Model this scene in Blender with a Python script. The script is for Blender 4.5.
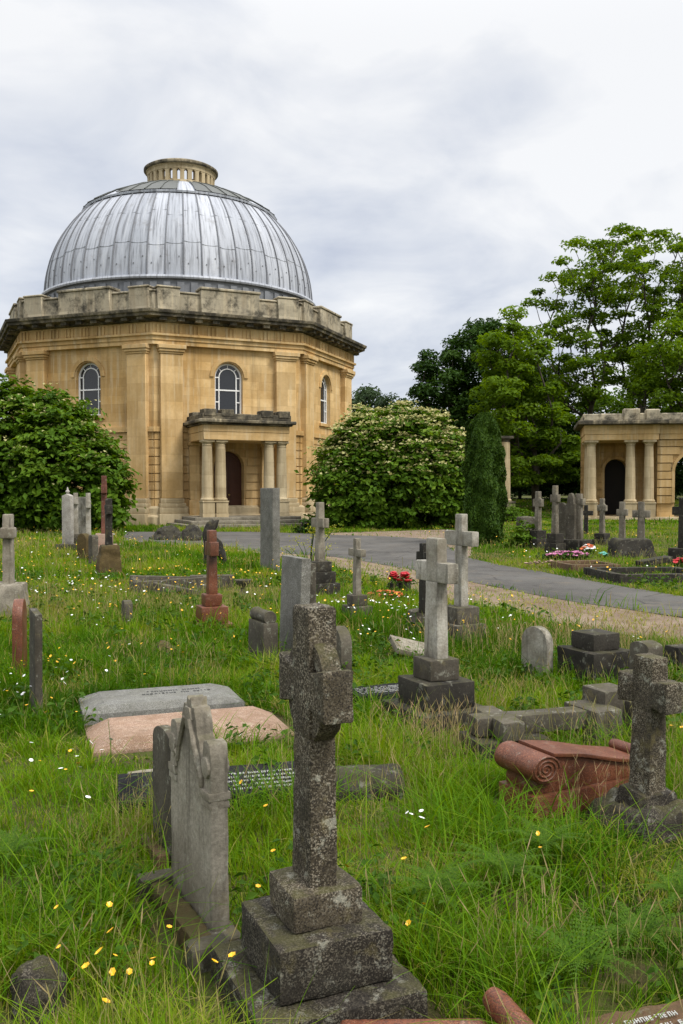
import bpy, bmesh, math, random
import numpy as np
from mathutils import Vector, Matrix, noise as mnoise
R = math.radians
scene = bpy.context.scene
for o in list(bpy.data.objects):
    bpy.data.objects.remove(o)

# ------------------------------------------------------------------ camera
EYE, F, CX, CY, HOR = 1.7, 900.0, 341.5, 512.0, 490.0
PITCH = math.atan((CY - HOR) / F)
cam_d = bpy.data.cameras.new('camera')
cam = bpy.data.objects.new('camera', cam_d)
scene.collection.objects.link(cam)
scene.camera = cam
cam.location = (0, 0, EYE)
cam.rotation_euler = (R(90) - PITCH, 0, 0)
cam_d.sensor_fit = 'VERTICAL'
cam_d.sensor_height = 36.0
cam_d.lens = F / 1024 * 36.0
cam_d.clip_start = 0.05
cam_d.clip_end = 4000

# ------------------------------------------------------------------ light
SUN_EL, SUN_AZ = 52.0, 128.0          # azimuth clockwise from +Y (the view direction): from behind, to the right
sun_d = bpy.data.lights.new('sun', 'SUN')
sun_d.energy = 1.5
sun_d.angle = R(22)
sun_d.color = (1.0, 0.95, 0.87)
sun = bpy.data.objects.new('sun', sun_d)
scene.collection.objects.link(sun)
sdir = Vector((math.sin(R(SUN_AZ)) * math.cos(R(SUN_EL)), math.cos(R(SUN_AZ)) * math.cos(R(SUN_EL)), math.sin(R(SUN_EL))))
sun.rotation_euler = sdir.to_track_quat('Z', 'Y').to_euler()

world = bpy.data.worlds.new('World')
scene.world = world
world.use_nodes = True


def build_world():
    nt = world.node_tree
    nt.nodes.clear()
    L = nt.links.new

    def n(t, **k):
        x = nt.nodes.new(t)
        for a, b in k.items():
            setattr(x, a, b)
        return x

    def m(op, a, b=None, c=None):
        x = n('ShaderNodeMath', operation=op)
        for i, v in enumerate((a, b, c)):
            if v is None:
                continue
            if isinstance(v, (int, float)):
                x.inputs[i].default_value = v
            else:
                L(v, x.inputs[i])
        return x.outputs[0]
    out = n('ShaderNodeOutputWorld')
    sky = n('ShaderNodeTexSky', sky_type='NISHITA', sun_disc=False)
    sky.sun_elevation = R(SUN_EL)
    sky.sun_rotation = R(SUN_AZ)
    bg1 = n('ShaderNodeBackground')
    bg1.inputs[1].default_value = 0.10
    L(sky.outputs[0], bg1.inputs[0])
    tc = n('ShaderNodeTexCoord')
    sep = n('ShaderNodeSeparateXYZ')
    L(tc.outputs['Generated'], sep.inputs[0])
    x, y, z = sep.outputs
    zc = m('MAXIMUM', z, 0.0)
    den = m('ADD', zc, 0.22)
    comb = n('ShaderNodeCombineXYZ')
    L(m('DIVIDE', x, den), comb.inputs[0])
    L(m('DIVIDE', y, den), comb.inputs[1])

    def nz(scale, detail, rough, dist=0.0, w=0.0):
        t = n('ShaderNodeTexNoise', noise_dimensions='4D')
        t.inputs['Scale'].default_value = scale
        t.inputs['Detail'].default_value = detail
        t.inputs['Roughness'].default_value = rough
        t.inputs['Distortion'].default_value = dist
        t.inputs['W'].default_value = w
        L(comb.outputs[0], t.inputs['Vector'])
        return t.outputs['Fac']
    big = nz(1.0, 5, 0.55, 0.6, 3.1)
    fine = nz(2.9, 7, 0.54, 0.5, 1.7)
    mix = m('MULTIPLY_ADD', m('SUBTRACT', m('ADD', m('MULTIPLY', big, 0.45), m('MULTIPLY', fine, 0.55)), 0.5), 1.25, 0.49)

    # thicker, darker cloud banks stand in these directions: (azimuth from the view axis, elevation, inner cos, outer cos, weight)
    def lobe(az, el, c0, c1, wgt):
        d = Vector((math.sin(R(az)) * math.cos(R(el)), math.cos(R(az)) * math.cos(R(el)), math.sin(R(el))))
        v = n('ShaderNodeVectorMath', operation='DOT_PRODUCT')
        L(tc.outputs['Generated'], v.inputs[0])
        v.inputs[1].default_value = d
        mr = n('ShaderNodeMapRange', interpolation_type='SMOOTHSTEP')
        L(v.outputs['Value'], mr.inputs['Value'])
        mr.inputs['From Min'].default_value = math.cos(R(c1))
        mr.inputs['From Max'].default_value = math.cos(R(c0))
        mr.inputs['To Min'].default_value = 0
        mr.inputs['To Max'].default_value = wgt
        return mr.outputs[0]
    dark = m('ADD', m('ADD', lobe(7, 14, 1, 15, 0.13), lobe(-22, 12, 2, 14, 0.12)), lobe(-13, 22, 1, 9, 0.05))
    bright = m('ADD', lobe(12, 30, 2, 22, 0.16), lobe(3, 11, 0.5, 5, 0.06))
    val = m('ADD', m('SUBTRACT', mix, dark), bright)
    ramp = n('ShaderNodeValToRGB')
    L(val, ramp.inputs[0])
    cr = ramp.color_ramp
    cr.elements[0].position = 0.20
    cr.elements[0].color = (0.47, 0.52, 0.65, 1)
    cr.elements[1].position = 0.56
    cr.elements[1].color = (0.97, 0.975, 0.985, 1)
    e = cr.elements.new(0.37)
    e.color = (0.71, 0.745, 0.82, 1)
    # an overcast sky is brighter towards the zenith
    zen = n('ShaderNodeMapRange', interpolation_type='SMOOTHSTEP')
    L(z, zen.inputs['Value'])
    zen.inputs['From Min'].default_value = 0.42
    zen.inputs['From Max'].default_value = 1.0
    zen.inputs['To Min'].default_value = 1.0
    zen.inputs['To Max'].default_value = 3.0
    bg2 = n('ShaderNodeBackground')
    L(ramp.outputs[0], bg2.inputs[0])
    L(m('MULTIPLY', zen.outputs[0], 0.462), bg2.inputs[1])
    mx = n('ShaderNodeMixShader')
    mx.inputs[0].default_value = 0.94
    L(bg1.outputs[0], mx.inputs[1])
    L(bg2.outputs[0], mx.inputs[2])
    L(mx.outputs[0], out.inputs[0])


build_world()
scene.view_settings.view_transform = 'Standard'
scene.view_settings.look = 'None'
scene.view_settings.exposure = 1.1
scene.view_settings.gamma = 1.0
scene.view_settings.use_curve_mapping = False
scene.cycles.max_bounces = 6
scene.cycles.diffuse_bounces = 3
scene.cycles.transparent_max_bounces = 4


# ------------------------------------------------------------------ where a sight line meets the ground
def at(px, py, z=0.0):
    a, b = (px - CX) / F, (CY - py) / F
    d = Vector((a, math.cos(PITCH) + b * math.sin(PITCH), -math.sin(PITCH) + b * math.cos(PITCH)))
    t = (z - EYE) / d.z
    return Vector((a * t, d.y * t, z))


def smooth(a, b, v):
    t = np.clip((v - a) / (b - a), 0, 1)
    return t * t * (3 - 2 * t)


def gz(x, y):
    return 0.95 * smooth(55.0, 78.0, y)


# ------------------------------------------------------------------ mesh collecting
def srgb(r, g, b):
    f = lambda c: (c / 255 / 12.92) if c / 255 <= 0.04045 else ((c / 255 + 0.055) / 1.055) ** 2.4
    return (f(r), f(g), f(b))


class MB:
    def __init__(s):
        s.v, s.f = [], []

    def add(s, verts, faces):
        o = len(s.v)
        s.v += [tuple(p) for p in verts]
        s.f += [tuple(i + o for i in f) for f in faces]
        return s

    def box(s, x0, x1, y0, y1, z0, z1, M=None, taper=1.0):
        mx, my = (x0 + x1) / 2, (y0 + y1) / 2
        v = [(x0, y0, z0), (x1, y0, z0), (x1, y1, z0), (x0, y1, z0)]
        v += [(mx + (p[0] - mx) * taper, my + (p[1] - my) * taper, z1) for p in v]
        f = [(3, 2, 1, 0), (4, 5, 6, 7), (0, 1, 5, 4), (1, 2, 6, 5), (2, 3, 7, 6), (3, 0, 4, 7)]
        if M is not None:
            v = [M @ Vector(p) for p in v]
        return s.add(v, f)

    def cbox(s, sx, sy, z0, z1, cx=0, cy=0, M=None, taper=1.0):
        return s.box(cx - sx / 2, cx + sx / 2, cy - sy / 2, cy + sy / 2, z0, z1, M, taper)

    def prism(s, outline, y0, y1, M=None):
        """outline in x,z; extruded along y"""
        n = len(outline)
        v = [(x, y0, z) for x, z in outline] + [(x, y1, z) for x, z in outline]
        f = [tuple(range(n)), tuple(range(2 * n - 1, n - 1, -1))]
        f += [(i, i + n, (i + 1) % n + n, (i + 1) % n) for i in range(n)]
        if M is not None:
            v = [M @ Vector(p) for p in v]
        return s.add(v, f)

    def lathe(s, prof, n=24, M=None, off=0.0, cap=True):
        """prof: list of (r, z) from bottom to top, around z"""
        v = []
        for r, z in prof:
            for i in range(n):
                a = off + 2 * math.pi * i / n
                v.append((r * math.cos(a), r * math.sin(a), z))
        f = []
        for k in range(len(prof) - 1):
            for i in range(n):
                j = (i + 1) % n
                f.append((k * n + i, k * n + j, (k + 1) * n + j, (k + 1) * n + i))
        if cap:
            f.append(tuple(range(n - 1, -1, -1)))
            f.append(tuple((len(prof) - 1) * n + i for i in range(n)))
        if M is not None:
            v = [M @ Vector(p) for p in v]
        return s.add(v, f)

    def ring(s, prof, n=24, off=0.0, M=None):
        """closed profile loop (r, z) swept round z"""
        v = []
        m = len(prof)
        for i in range(n):
            a = off + 2 * math.pi * i / n
            for r, z in prof:
                v.append((r * math.cos(a), r * math.sin(a), z))
        f = []
        for i in range(n):
            j = (i + 1) % n
            for k in range(m):
                l = (k + 1) % m
                f.append((i * m + k, j * m + k, j * m + l, i * m + l))
        if M is not None:
            v = [M @ Vector(p) for p in v]
        return s.add(v, f)

    def tube(s, pts, rad, n=6, cap=True):
        pts = [Vector(p) for p in pts]
        if not hasattr(rad, '__len__'):
            rad = [rad] * len(pts)
        v = []
        up = None
        for i, p in enumerate(pts):
            t = (pts[min(i + 1, len(pts) - 1)] - pts[max(i - 1, 0)])
            if t.length < 1e-9:
                t = Vector((0, 0, 1))
            t.normalize()
            if up is None:
                up = t.orthogonal().normalized()
            up = (up - t * up.dot(t))
            up = up.normalized() if up.length > 1e-6 else t.orthogonal().normalized()
            w = t.cross(up)
            for k in range(n):
                a = 2 * math.pi * k / n
                v.append(p + (up * math.cos(a) + w * math.sin(a)) * rad[i])
        f = []
        for i in range(len(pts) - 1):
            for k in range(n):
                l = (k + 1) % n
                f.append((i * n + k, i * n + l, (i + 1) * n + l, (i + 1) * n + k))
        if cap:
            f.append(tuple(range(n - 1, -1, -1)))
            f.append(tuple((len(pts) - 1) * n + k for k in range(n)))
        return s.add(v, f)

    def build(s, name, mat, parent=None, bevel=0.0, rough=None, seed=0, smooth_a=38, seg=2):
        me = bpy.data.meshes.new(name)
        me.from_pydata(s.v, [], s.f)
        bm = bmesh.new()
        bm.from_mesh(me)
        bmesh.ops.recalc_face_normals(bm, faces=bm.faces)
        if bevel:
            ed = [e for e in bm.edges if len(e.link_faces) == 2 and e.calc_face_angle(0) > R(25)]
            bmesh.ops.bevel(bm, geom=ed, offset=bevel, segments=seg, profile=0.6, affect='EDGES', clamp_overlap=True)
        if rough:
            amp, sc, cell = rough
            for _ in range(7):
                ed = [e for e in bm.edges if e.calc_length() > cell]
                if not ed:
                    break
                bmesh.ops.subdivide_edges(bm, edges=ed, cuts=1, use_grid_fill=True)
            bmesh.ops.triangulate(bm, faces=[f for f in bm.faces if len(f.verts) > 4])
            bm.normal_update()
            off = Vector((seed * 7.31, seed * 3.77, seed * 1.93))
            mv = []
            for v in bm.verts:
                p = v.co * sc + off
                d = mnoise.noise(p) + 0.5 * mnoise.noise(p * 2.3) + 0.35 * mnoise.noise(p * 5.1)
                mv.append(v.normal * (amp * d))
            for v, d in zip(bm.verts, mv):
                v.co += d
        bm.to_mesh(me)
        bm.free()
        me.polygons.foreach_set('use_smooth', [True] * len(me.polygons))
        me.set_sharp_from_angle(angle=R(smooth_a))
        me.materials.append(mat)
        o = bpy.data.objects.new(name, me)
        scene.collection.objects.link(o)
        if parent is not None:
            o.parent = parent
        return o


def np_mesh(name, mat, verts, quads=None, tris=None, tint_q=None, tint_t=None, parent=None, smooth_=True):
    me = bpy.data.meshes.new(name)
    verts = np.asarray(verts, dtype=np.float32)
    nq = 0 if quads is None else len(quads)
    ntr = 0 if tris is None else len(tris)
    loops = []
    if nq:
        loops.append(np.asarray(quads, dtype=np.int32).ravel())
    if ntr:
        loops.append(np.asarray(tris, dtype=np.int32).ravel())
    loops = np.concatenate(loops)
    me.vertices.add(len(verts))
    me.vertices.foreach_set('co', verts.ravel())
    me.loops.add(len(loops))
    me.loops.foreach_set('vertex_index', loops)
    tot = np.concatenate([np.full(nq, 4, np.int32), np.full(ntr, 3, np.int32)])
    start = np.concatenate([[0], np.cumsum(tot)[:-1]]).astype(np.int32)
    me.polygons.add(nq + ntr)
    me.polygons.foreach_set('loop_start', start)
    me.polygons.foreach_set('loop_total', tot)
    me.polygons.foreach_set('use_smooth', np.full(nq + ntr, smooth_, dtype=bool))
    t = []
    if nq:
        t.append(np.zeros(nq) if tint_q is None else tint_q)
    if ntr:
        t.append(np.zeros(ntr) if tint_t is None else tint_t)
    a = me.attributes.new('tint', 'FLOAT', 'FACE')
    a.data.foreach_set('value', np.concatenate(t).astype(np.float32))
    me.update(calc_edges=True)
    me.materials.append(mat)
    o = bpy.data.objects.new(name, me)
    scene.collection.objects.link(o)
    if parent is not None:
        o.parent = parent
    return o


def empty(name, loc, rz=0.0, label=None, cat=None, group=None, lean=(0, 0)):
    o = bpy.data.objects.new(name, None)
    scene.collection.objects.link(o)
    o.location = loc
    o.rotation_euler = (R(lean[0]), R(lean[1]), R(rz))
    tag(o, label, cat, group)
    return o


def tag(o, label=None, cat=None, group=None, kind=None):
    if label:
        assert 4 <= len(label.split()) <= 16, label
        o['label'] = label
    if cat:
        o['category'] = cat
    if group:
        o['group'] = group
    if kind:
        o['kind'] = kind
    return o


# ------------------------------------------------------------------ materials
class NT:
    def __init__(s, name):
        s.mat = bpy.data.materials.new(name)
        s.mat.use_nodes = True
        s.nt = s.mat.node_tree
        s.nt.nodes.clear()
        s.out = s.n('ShaderNodeOutputMaterial')
        s.tc = None

    def n(s, t, **k):
        x = s.nt.nodes.new(t)
        for a, b in k.items():
            setattr(x, a, b)
        return x

    def L(s, a, b):
        s.nt.links.new(a, b)

    def set(s, sock, v):
        if v is None:
            return
        if hasattr(v, 'is_linked'):
            s.L(v, sock)
        elif isinstance(v, (tuple, list)) and len(v) == 3 and sock.type == 'RGBA':
            sock.default_value = (*v, 1)
        else:
            sock.default_value = v

    def coord(s, scale=(1, 1, 1), rnd=True):
        if s.tc is None:
            s.tc = s.n('ShaderNodeTexCoord')
            s.oi = s.n('ShaderNodeObjectInfo')
        mp = s.n('ShaderNodeMapping')
        s.L(s.tc.outputs['Object'], mp.inputs['Vector'])
        mp.inputs['Scale'].default_value = scale
        if rnd:
            ml = s.n('ShaderNodeMath', operation='MULTIPLY')
            ml.inputs[1].default_value = 37.0
            s.L(s.oi.outputs['Random'], ml.inputs[0])
            s.L(ml.outputs[0], mp.inputs['Location'])
        return mp.outputs[0]

    def noise(s, vec, scale, detail=4, rough=0.6, dist=0.0):
        t = s.n('ShaderNodeTexNoise')
        s.L(vec, t.inputs['Vector'])
        t.inputs['Scale'].default_value = scale
        t.inputs['Detail'].default_value = detail
        t.inputs['Roughness'].default_value = rough
        t.inputs['Distortion'].default_value = dist
        return t.outputs['Fac']

    def vor(s, vec, scale, out='Distance', feature='F1', rnd=1.0):
        t = s.n('ShaderNodeTexVoronoi', feature=feature)
        s.L(vec, t.inputs['Vector'])
        t.inputs['Scale'].default_value = scale
        t.inputs['Randomness'].default_value = rnd
        return t.outputs[out]

    def map(s, v, a, b, c=0.0, d=1.0):
        t = s.n('ShaderNodeMapRange', interpolation_type='SMOOTHSTEP')
        s.L(v, t.inputs['Value'])
        for k, x in zip(('From Min', 'From Max', 'To Min', 'To Max'), (a, b, c, d)):
            t.inputs[k].default_value = x
        return t.outputs[0]

    def mix(s, f, a, b, mode='MIX'):
        t = s.n('ShaderNodeMix', data_type='RGBA', blend_type=mode)
        s.set(t.inputs[0], f)
        s.set(t.inputs[6], a)
        s.set(t.inputs[7], b)
        return t.outputs[2]

    def math(s, op, a, b=None):
        t = s.n('ShaderNodeMath', operation=op)
        s.set(t.inputs[0], a)
        s.set(t.inputs[1], b)
        return t.outputs[0]

    def ramp(s, v, stops):
        t = s.n('ShaderNodeValToRGB')
        s.L(v, t.inputs[0])
        cr = t.color_ramp
        while len(cr.elements) < len(stops):
            cr.elements.new(0.5)
        for e, (p, c) in zip(cr.elements, stops):
            e.position = p
            e.color = (*c, 1)
        return t.outputs[0]

    def bump(s, h, strength=0.5, dist=0.01, prev=None):
        t = s.n('ShaderNodeBump')
        t.inputs['Strength'].default_value = strength
        t.inputs['Distance'].default_value = dist
        s.L(h, t.inputs['Height'])
        if prev is not None:
            s.L(prev, t.inputs['Normal'])
        return t.outputs[0]

    def pbr(s, col, rough=0.85, normal=None, metal=0.0, spec=0.4):
        p = s.n('ShaderNodeBsdfPrincipled')
        s.set(p.inputs['Base Color'], col)
        s.set(p.inputs['Roughness'], rough)
        s.set(p.inputs['Metallic'], metal)
        s.set(p.inputs['Specular IOR Level'], spec)
        if normal is not None:
            s.L(normal, p.inputs['Normal'])
        s.L(p.outputs[0], s.out.inputs[0])
        return s.mat

    def normal_z(s):
        g = s.n('ShaderNodeNewGeometry')
        x = s.n('ShaderNodeSeparateXYZ')
        s.L(g.outputs['Normal'], x.inputs[0])
        return x.outputs[2]


def stone(name, lo, hi, speck=None, lichen=0.0, moss=0.0, grime=0.4, bump=0.5, rough=0.88, grain=60, lichen_col=(0.42, 0.42, 0.34), spec=0.3, streak=0.3):
    """weathered stone: two tones, mineral specks, lichen blots, moss on upward faces, runs of grime"""
    t = NT(name)
    v = t.coord()
    big = t.noise(v, 3.0, 6, 0.65)
    fine = t.noise(v, grain, 3, 0.7)
    col = t.mix(t.map(big, 0.3, 0.7), lo, hi)
    col = t.mix(t.map(fine, 0.3, 0.75, 0.0, 0.5), col, tuple(c * 0.55 for c in lo))
    if speck:
        sc, dark, light = speck
        c = t.vor(v, sc, 'Color')
        sep = t.n('ShaderNodeSeparateColor')
        t.L(c, sep.inputs[0])
        col = t.mix(t.map(sep.outputs[0], 0.58, 0.72, 0, 0.85), col, dark)
        am = t.map(t.noise(v, 7.0, 5, 0.65), 0.34, 0.64, 0.15, 0.95)
        col = t.mix(t.math('MULTIPLY', am, t.map(sep.outputs[1], 0.66, 0.82)), col, light)
    vs = t.coord((9, 9, 0.9))
    st = t.noise(vs, 1.9, 5, 0.62)
    col = t.mix(t.map(st, 0.50, 0.74, 0, streak), col, tuple(c * 0.28 for c in lo))
    gr = t.noise(v, 1.7, 7, 0.7, 0.4)
    col = t.mix(t.map(gr, 0.50, 0.72, 0, grime), col, (0.035, 0.032, 0.024))
    if lichen:
        ln = t.noise(v, 14, 5, 0.75)
        col = t.mix(t.map(ln, 0.56, 0.66, 0, lichen), col, lichen_col)
        l2 = t.noise(v, 5.3, 5, 0.7)
        col = t.mix(t.map(l2, 0.58, 0.70, 0, lichen * 0.6), col, (0.23, 0.19, 0.06))
    if moss:
        nz_ = t.normal_z()
        mn = t.noise(v, 6.5, 5, 0.7)
        f = t.math('MULTIPLY', t.map(nz_, 0.2, 0.9), t.map(mn, 0.40, 0.6, 0, moss))
        col = t.mix(f, col, (0.055, 0.052, 0.014))
    h = t.math('ADD', t.math('MULTIPLY', fine, 0.4), t.noise(v, 11, 6, 0.7))
    return t.pbr(col, rough, t.bump(h, bump, 0.012), spec=spec)


def ashlar(name, lo, hi, course=0.42, stain=0.55, weather=0.0, joint=0.35):
    """Bath stone in courses: uses UV-free object coordinates through a face-following coordinate (angle, height)"""
    t = NT(name)
    v = t.coord(rnd=False)
    big = t.noise(v, 0.33, 6, 0.65)
    fine = t.noise(v, 7.0, 6, 0.75)
    col = t.mix(t.map(big, 0.32, 0.68), lo, hi)
    # block to block tone: cells of the courses
    sep = t.n('ShaderNodeSeparateXYZ')
    t.L(v, sep.inputs[0])
    zc = t.math('FLOOR', t.math('DIVIDE', sep.outputs[2], course))
    ang = t.math('ADD', t.math('MULTIPLY', sep.outputs[0], 1.15), t.math('MULTIPLY', sep.outputs[1], 0.83))
    ac = t.math('FLOOR', t.math('ADD', t.math('MULTIPLY', ang, 1.05), t.math('MULTIPLY', zc, 0.5)))
    cb = t.n('ShaderNodeCombineXYZ')
    t.L(ac, cb.inputs[0])
    t.L(zc, cb.inputs[1])
    wn = t.n('ShaderNodeTexWhiteNoise', noise_dimensions='2D')
    t.L(cb.outputs[0], wn.inputs['Vector'])
    col = t.mix(t.math('MULTIPLY', wn.outputs['Value'], 0.55), col, tuple(c * 0.60 for c in lo))
    fr = t.math('FRACT', t.math('DIVIDE', sep.outputs[2], course))
    jn = t.map(t.math('ABSOLUTE', t.math('SUBTRACT', fr, 0.5)), 0.465, 0.495, 0, joint)
    col = t.mix(jn, col, tuple(c * 0.45 for c in lo))
    vs = t.coord((2.2, 2.2, 0.16), rnd=False)
    st = t.noise(vs, 1.0, 6, 0.65)
    col = t.mix(t.map(st, 0.46, 0.70, 0, stain), col, (0.17, 0.105, 0.042))
    s2 = t.noise(vs, 2.3, 5, 0.6)
    col = t.mix(t.map(s2, 0.50, 0.68, 0, 0.5), col, (0.60, 0.50, 0.33))
    if weather:
        wn2 = t.noise(v, 1.1, 7, 0.75)
        col = t.mix(t.map(wn2, 0.55 - 0.4 * weather, 0.75 - 0.3 * weather), col, (0.04, 0.036, 0.028))
        wn3 = t.noise(v, 2.6, 5, 0.7)
        col = t.mix(t.map(wn3, 0.55, 0.72, 0, 0.4), col, (0.20, 0.185, 0.15))
    col = t.mix(t.map(fine, 0.3, 0.8, 0, 0.25), col, tuple(c * 0.5 for c in lo))
    return t.pbr(col, 0.9, t.bump(fine, 0.35, 0.02), spec=0.2)


def leafmat(name, stops, transl=0.35, rough=0.55, tint_noise=0.0, spec=0.10):
    t = NT(name)
    a = t.n('ShaderNodeAttribute', attribute_name='tint')
    col = t.ramp(a.outputs['Fac'], stops)
    p = t.n('ShaderNodeBsdfPrincipled')
    t.L(col, p.inputs['Base Color'])
    p.inputs['Roughness'].default_value = rough
    p.inputs['Specular IOR Level'].default_value = spec
    tr = t.n('ShaderNodeBsdfTranslucent')
    hs = t.n('ShaderNodeHueSaturation')
    hs.inputs['Hue'].default_value = 0.485
    hs.inputs['Saturation'].default_value = 1.1
    hs.inputs['Value'].default_value = 1.25
    t.L(col, hs.inputs['Color'])
    t.L(hs.outputs[0], tr.inputs[0])
    mx = t.n('ShaderNodeMixShader')
    mx.inputs[0].default_value = transl
    t.L(p.outputs[0], mx.inputs[1])
    t.L(tr.outputs[0], mx.inputs[2])
    t.L(mx.outputs[0], t.out.inputs[0])
    return t.mat


def plain(name, col, rough=0.6, metal=0.0, var=0.25, scale=8, spec=0.4):
    t = NT(name)
    v = t.coord()
    nz = t.noise(v, scale, 5, 0.65)
    c = t.mix(t.map(nz, 0.3, 0.7, 0, var), col, tuple(x * 0.45 for x in col))
    return t.pbr(c, rough, t.bump(nz, 0.2, 0.005), metal, spec)


OCHRE_LO, OCHRE_HI = (0.54, 0.33, 0.12), (0.82, 0.60, 0.31)
M = {}
M['bath'] = ashlar('bath_stone', OCHRE_LO, OCHRE_HI)
M['bath_stained'] = ashlar('bath_stone_rust_stained', (0.47, 0.30, 0.115), (0.64, 0.44, 0.21), course=0.46, stain=0.75)
M['bath_plain'] = ashlar('bath_stone_dressed', (0.54, 0.345, 0.135), (0.80, 0.58, 0.31), course=0.85, joint=0.15, stain=0.3)
M['bath_pale'] = ashlar('bath_stone_weathered_pale', (0.42, 0.33, 0.19), (0.58, 0.48, 0.31), course=0.6, stain=0.4)
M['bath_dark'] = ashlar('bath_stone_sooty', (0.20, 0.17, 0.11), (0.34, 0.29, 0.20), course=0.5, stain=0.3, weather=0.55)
M['parapet'] = ashlar('parapet_stone', (0.36, 0.315, 0.225), (0.50, 0.44, 0.32), course=0.5, stain=0.4, weather=0.26)
M['step'] = stone('step_stone', (0.17, 0.15, 0.11), (0.28, 0.25, 0.19), grime=0.7, grain=20)
M['gran_speck'] = stone('granite_speckled', (0.042, 0.033, 0.020), (0.092, 0.074, 0.047), speck=(230, (0.018, 0.014, 0.010), (0.27, 0.235, 0.175)), lichen=0.45, moss=0.7, grime=0.65, bump=0.75, grain=90)
M['gran_speck_dark'] = stone('granite_speckled_dark', (0.018, 0.014, 0.010), (0.045, 0.037, 0.026), speck=(230, (0.010, 0.008, 0.006), (0.13, 0.115, 0.085)), lichen=0.3, moss=0.6, grime=0.75, bump=0.75, grain=90)
M['lime'] = stone('limestone_weathered', (0.17, 0.145, 0.105), (0.335, 0.30, 0.24), lichen=0.3, moss=0.45, grime=0.55, streak=0.65)
M['old_lime'] = stone('limestone_old_dark', (0.10, 0.085, 0.06), (0.25, 0.22, 0.17), lichen=0.35, moss=0.5, grime=0.7, streak=0.6)
M['lime_white'] = stone('white_stone', (0.20, 0.175, 0.13), (0.47, 0.445, 0.385), lichen=0.3, moss=0.6, grime=0.7, streak=0.8)
M['pale_gran'] = stone('granite_pale', (0.33, 0.30, 0.26), (0.47, 0.44, 0.39), speck=(320, (0.16, 0.14, 0.12), (0.58, 0.55, 0.50)), grime=0.25, lichen=0.2, streak=0.25)
M['grey_gran'] = stone('granite_grey', (0.125, 0.118, 0.095), (0.20, 0.192, 0.165), speck=(330, (0.065, 0.062, 0.054), (0.32, 0.31, 0.285)), grime=0.45, lichen=0.1)
M['ledger_grey'] = stone('ledger_grey', (0.135, 0.13, 0.115), (0.20, 0.195, 0.175), speck=(300, (0.09, 0.09, 0.08), (0.27, 0.27, 0.25)), grime=0.3, lichen=0.15, moss=0.15)
M['ledger_pink'] = stone('ledger_pink', (0.25, 0.155, 0.095), (0.34, 0.225, 0.150), speck=(300, (0.19, 0.11, 0.08), (0.48, 0.36, 0.28)), grime=0.15, lichen=0.15, moss=0.1)
M['dark'] = stone('stone_black_weathered', (0.014, 0.012, 0.009), (0.045, 0.039, 0.030), lichen=0.25, moss=0.4, grime=0.5)
M['dark_grey'] = stone('stone_dark_grey', (0.050, 0.042, 0.030), (0.125, 0.109, 0.082), lichen=0.35, moss=0.55, grime=0.65)
M['black_slate'] = stone('slate_black', (0.012, 0.012, 0.013), (0.030, 0.030, 0.031), grime=0.3, lichen=0.1, rough=0.9, bump=0.3, spec=0.06)
M['red'] = stone('granite_red', (0.115, 0.034, 0.015), (0.18, 0.060, 0.028), speck=(260, (0.07, 0.028, 0.018), (0.25, 0.10, 0.055)), grime=0.55, lichen=0.15, rough=0.45, bump=0.25)
M['red_dark'] = stone('stone_red_dark', (0.12, 0.045, 0.03), (0.21, 0.085, 0.055), grime=0.5, lichen=0.2)
M['mossy'] = stone('stone_mossy', (0.055, 0.038, 0.014), (0.105, 0.072, 0.026), lichen=0.3, moss=0.6, grime=0.5, lichen_col=(0.16, 0.11, 0.03), bump=1.0)
M['brown_mossy'] = stone('stone_brown_mossy', (0.095, 0.052, 0.026), (0.15, 0.092, 0.05), lichen=0.25, moss=0.5, grime=0.5, bump=1.0)
M['pinkish'] = stone('stone_pinkish', (0.30, 0.20, 0.145), (0.42, 0.30, 0.23), lichen=0.2, grime=0.4)
M['engrave_dark'] = plain('engraved_dark', (0.05, 0.05, 0.048), 0.8)
M['engrave_white'] = plain('engraved_white', (0.42, 0.42, 0.39), 0.7)
M['engrave_gold'] = plain('engraved_gold', (0.50, 0.34, 0.12), 0.5)
M['white_paint'] = plain('white_paint', (0.80, 0.80, 0.78), 0.5, var=0.1)
M['glass'] = plain('window_glass_dark', (0.016, 0.018, 0.022), 0.08, var=0.2, spec=0.6)
M['door'] = plain('door_wood', (0.085, 0.030, 0.015), 0.45, scale=5)
M['passage_shade'] = plain('passage_shade', (0.014, 0.011, 0.009), 0.7)  # near-black colour standing for the shade in the pavilion's arched passage
M['brass'] = plain('brass', (0.55, 0.38, 0.14), 0.3, 1.0)
M['bark'] = stone('bark', (0.045, 0.037, 0.027), (0.10, 0.085, 0.065), grain=30, bump=1.0, lichen=0.15)


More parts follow.
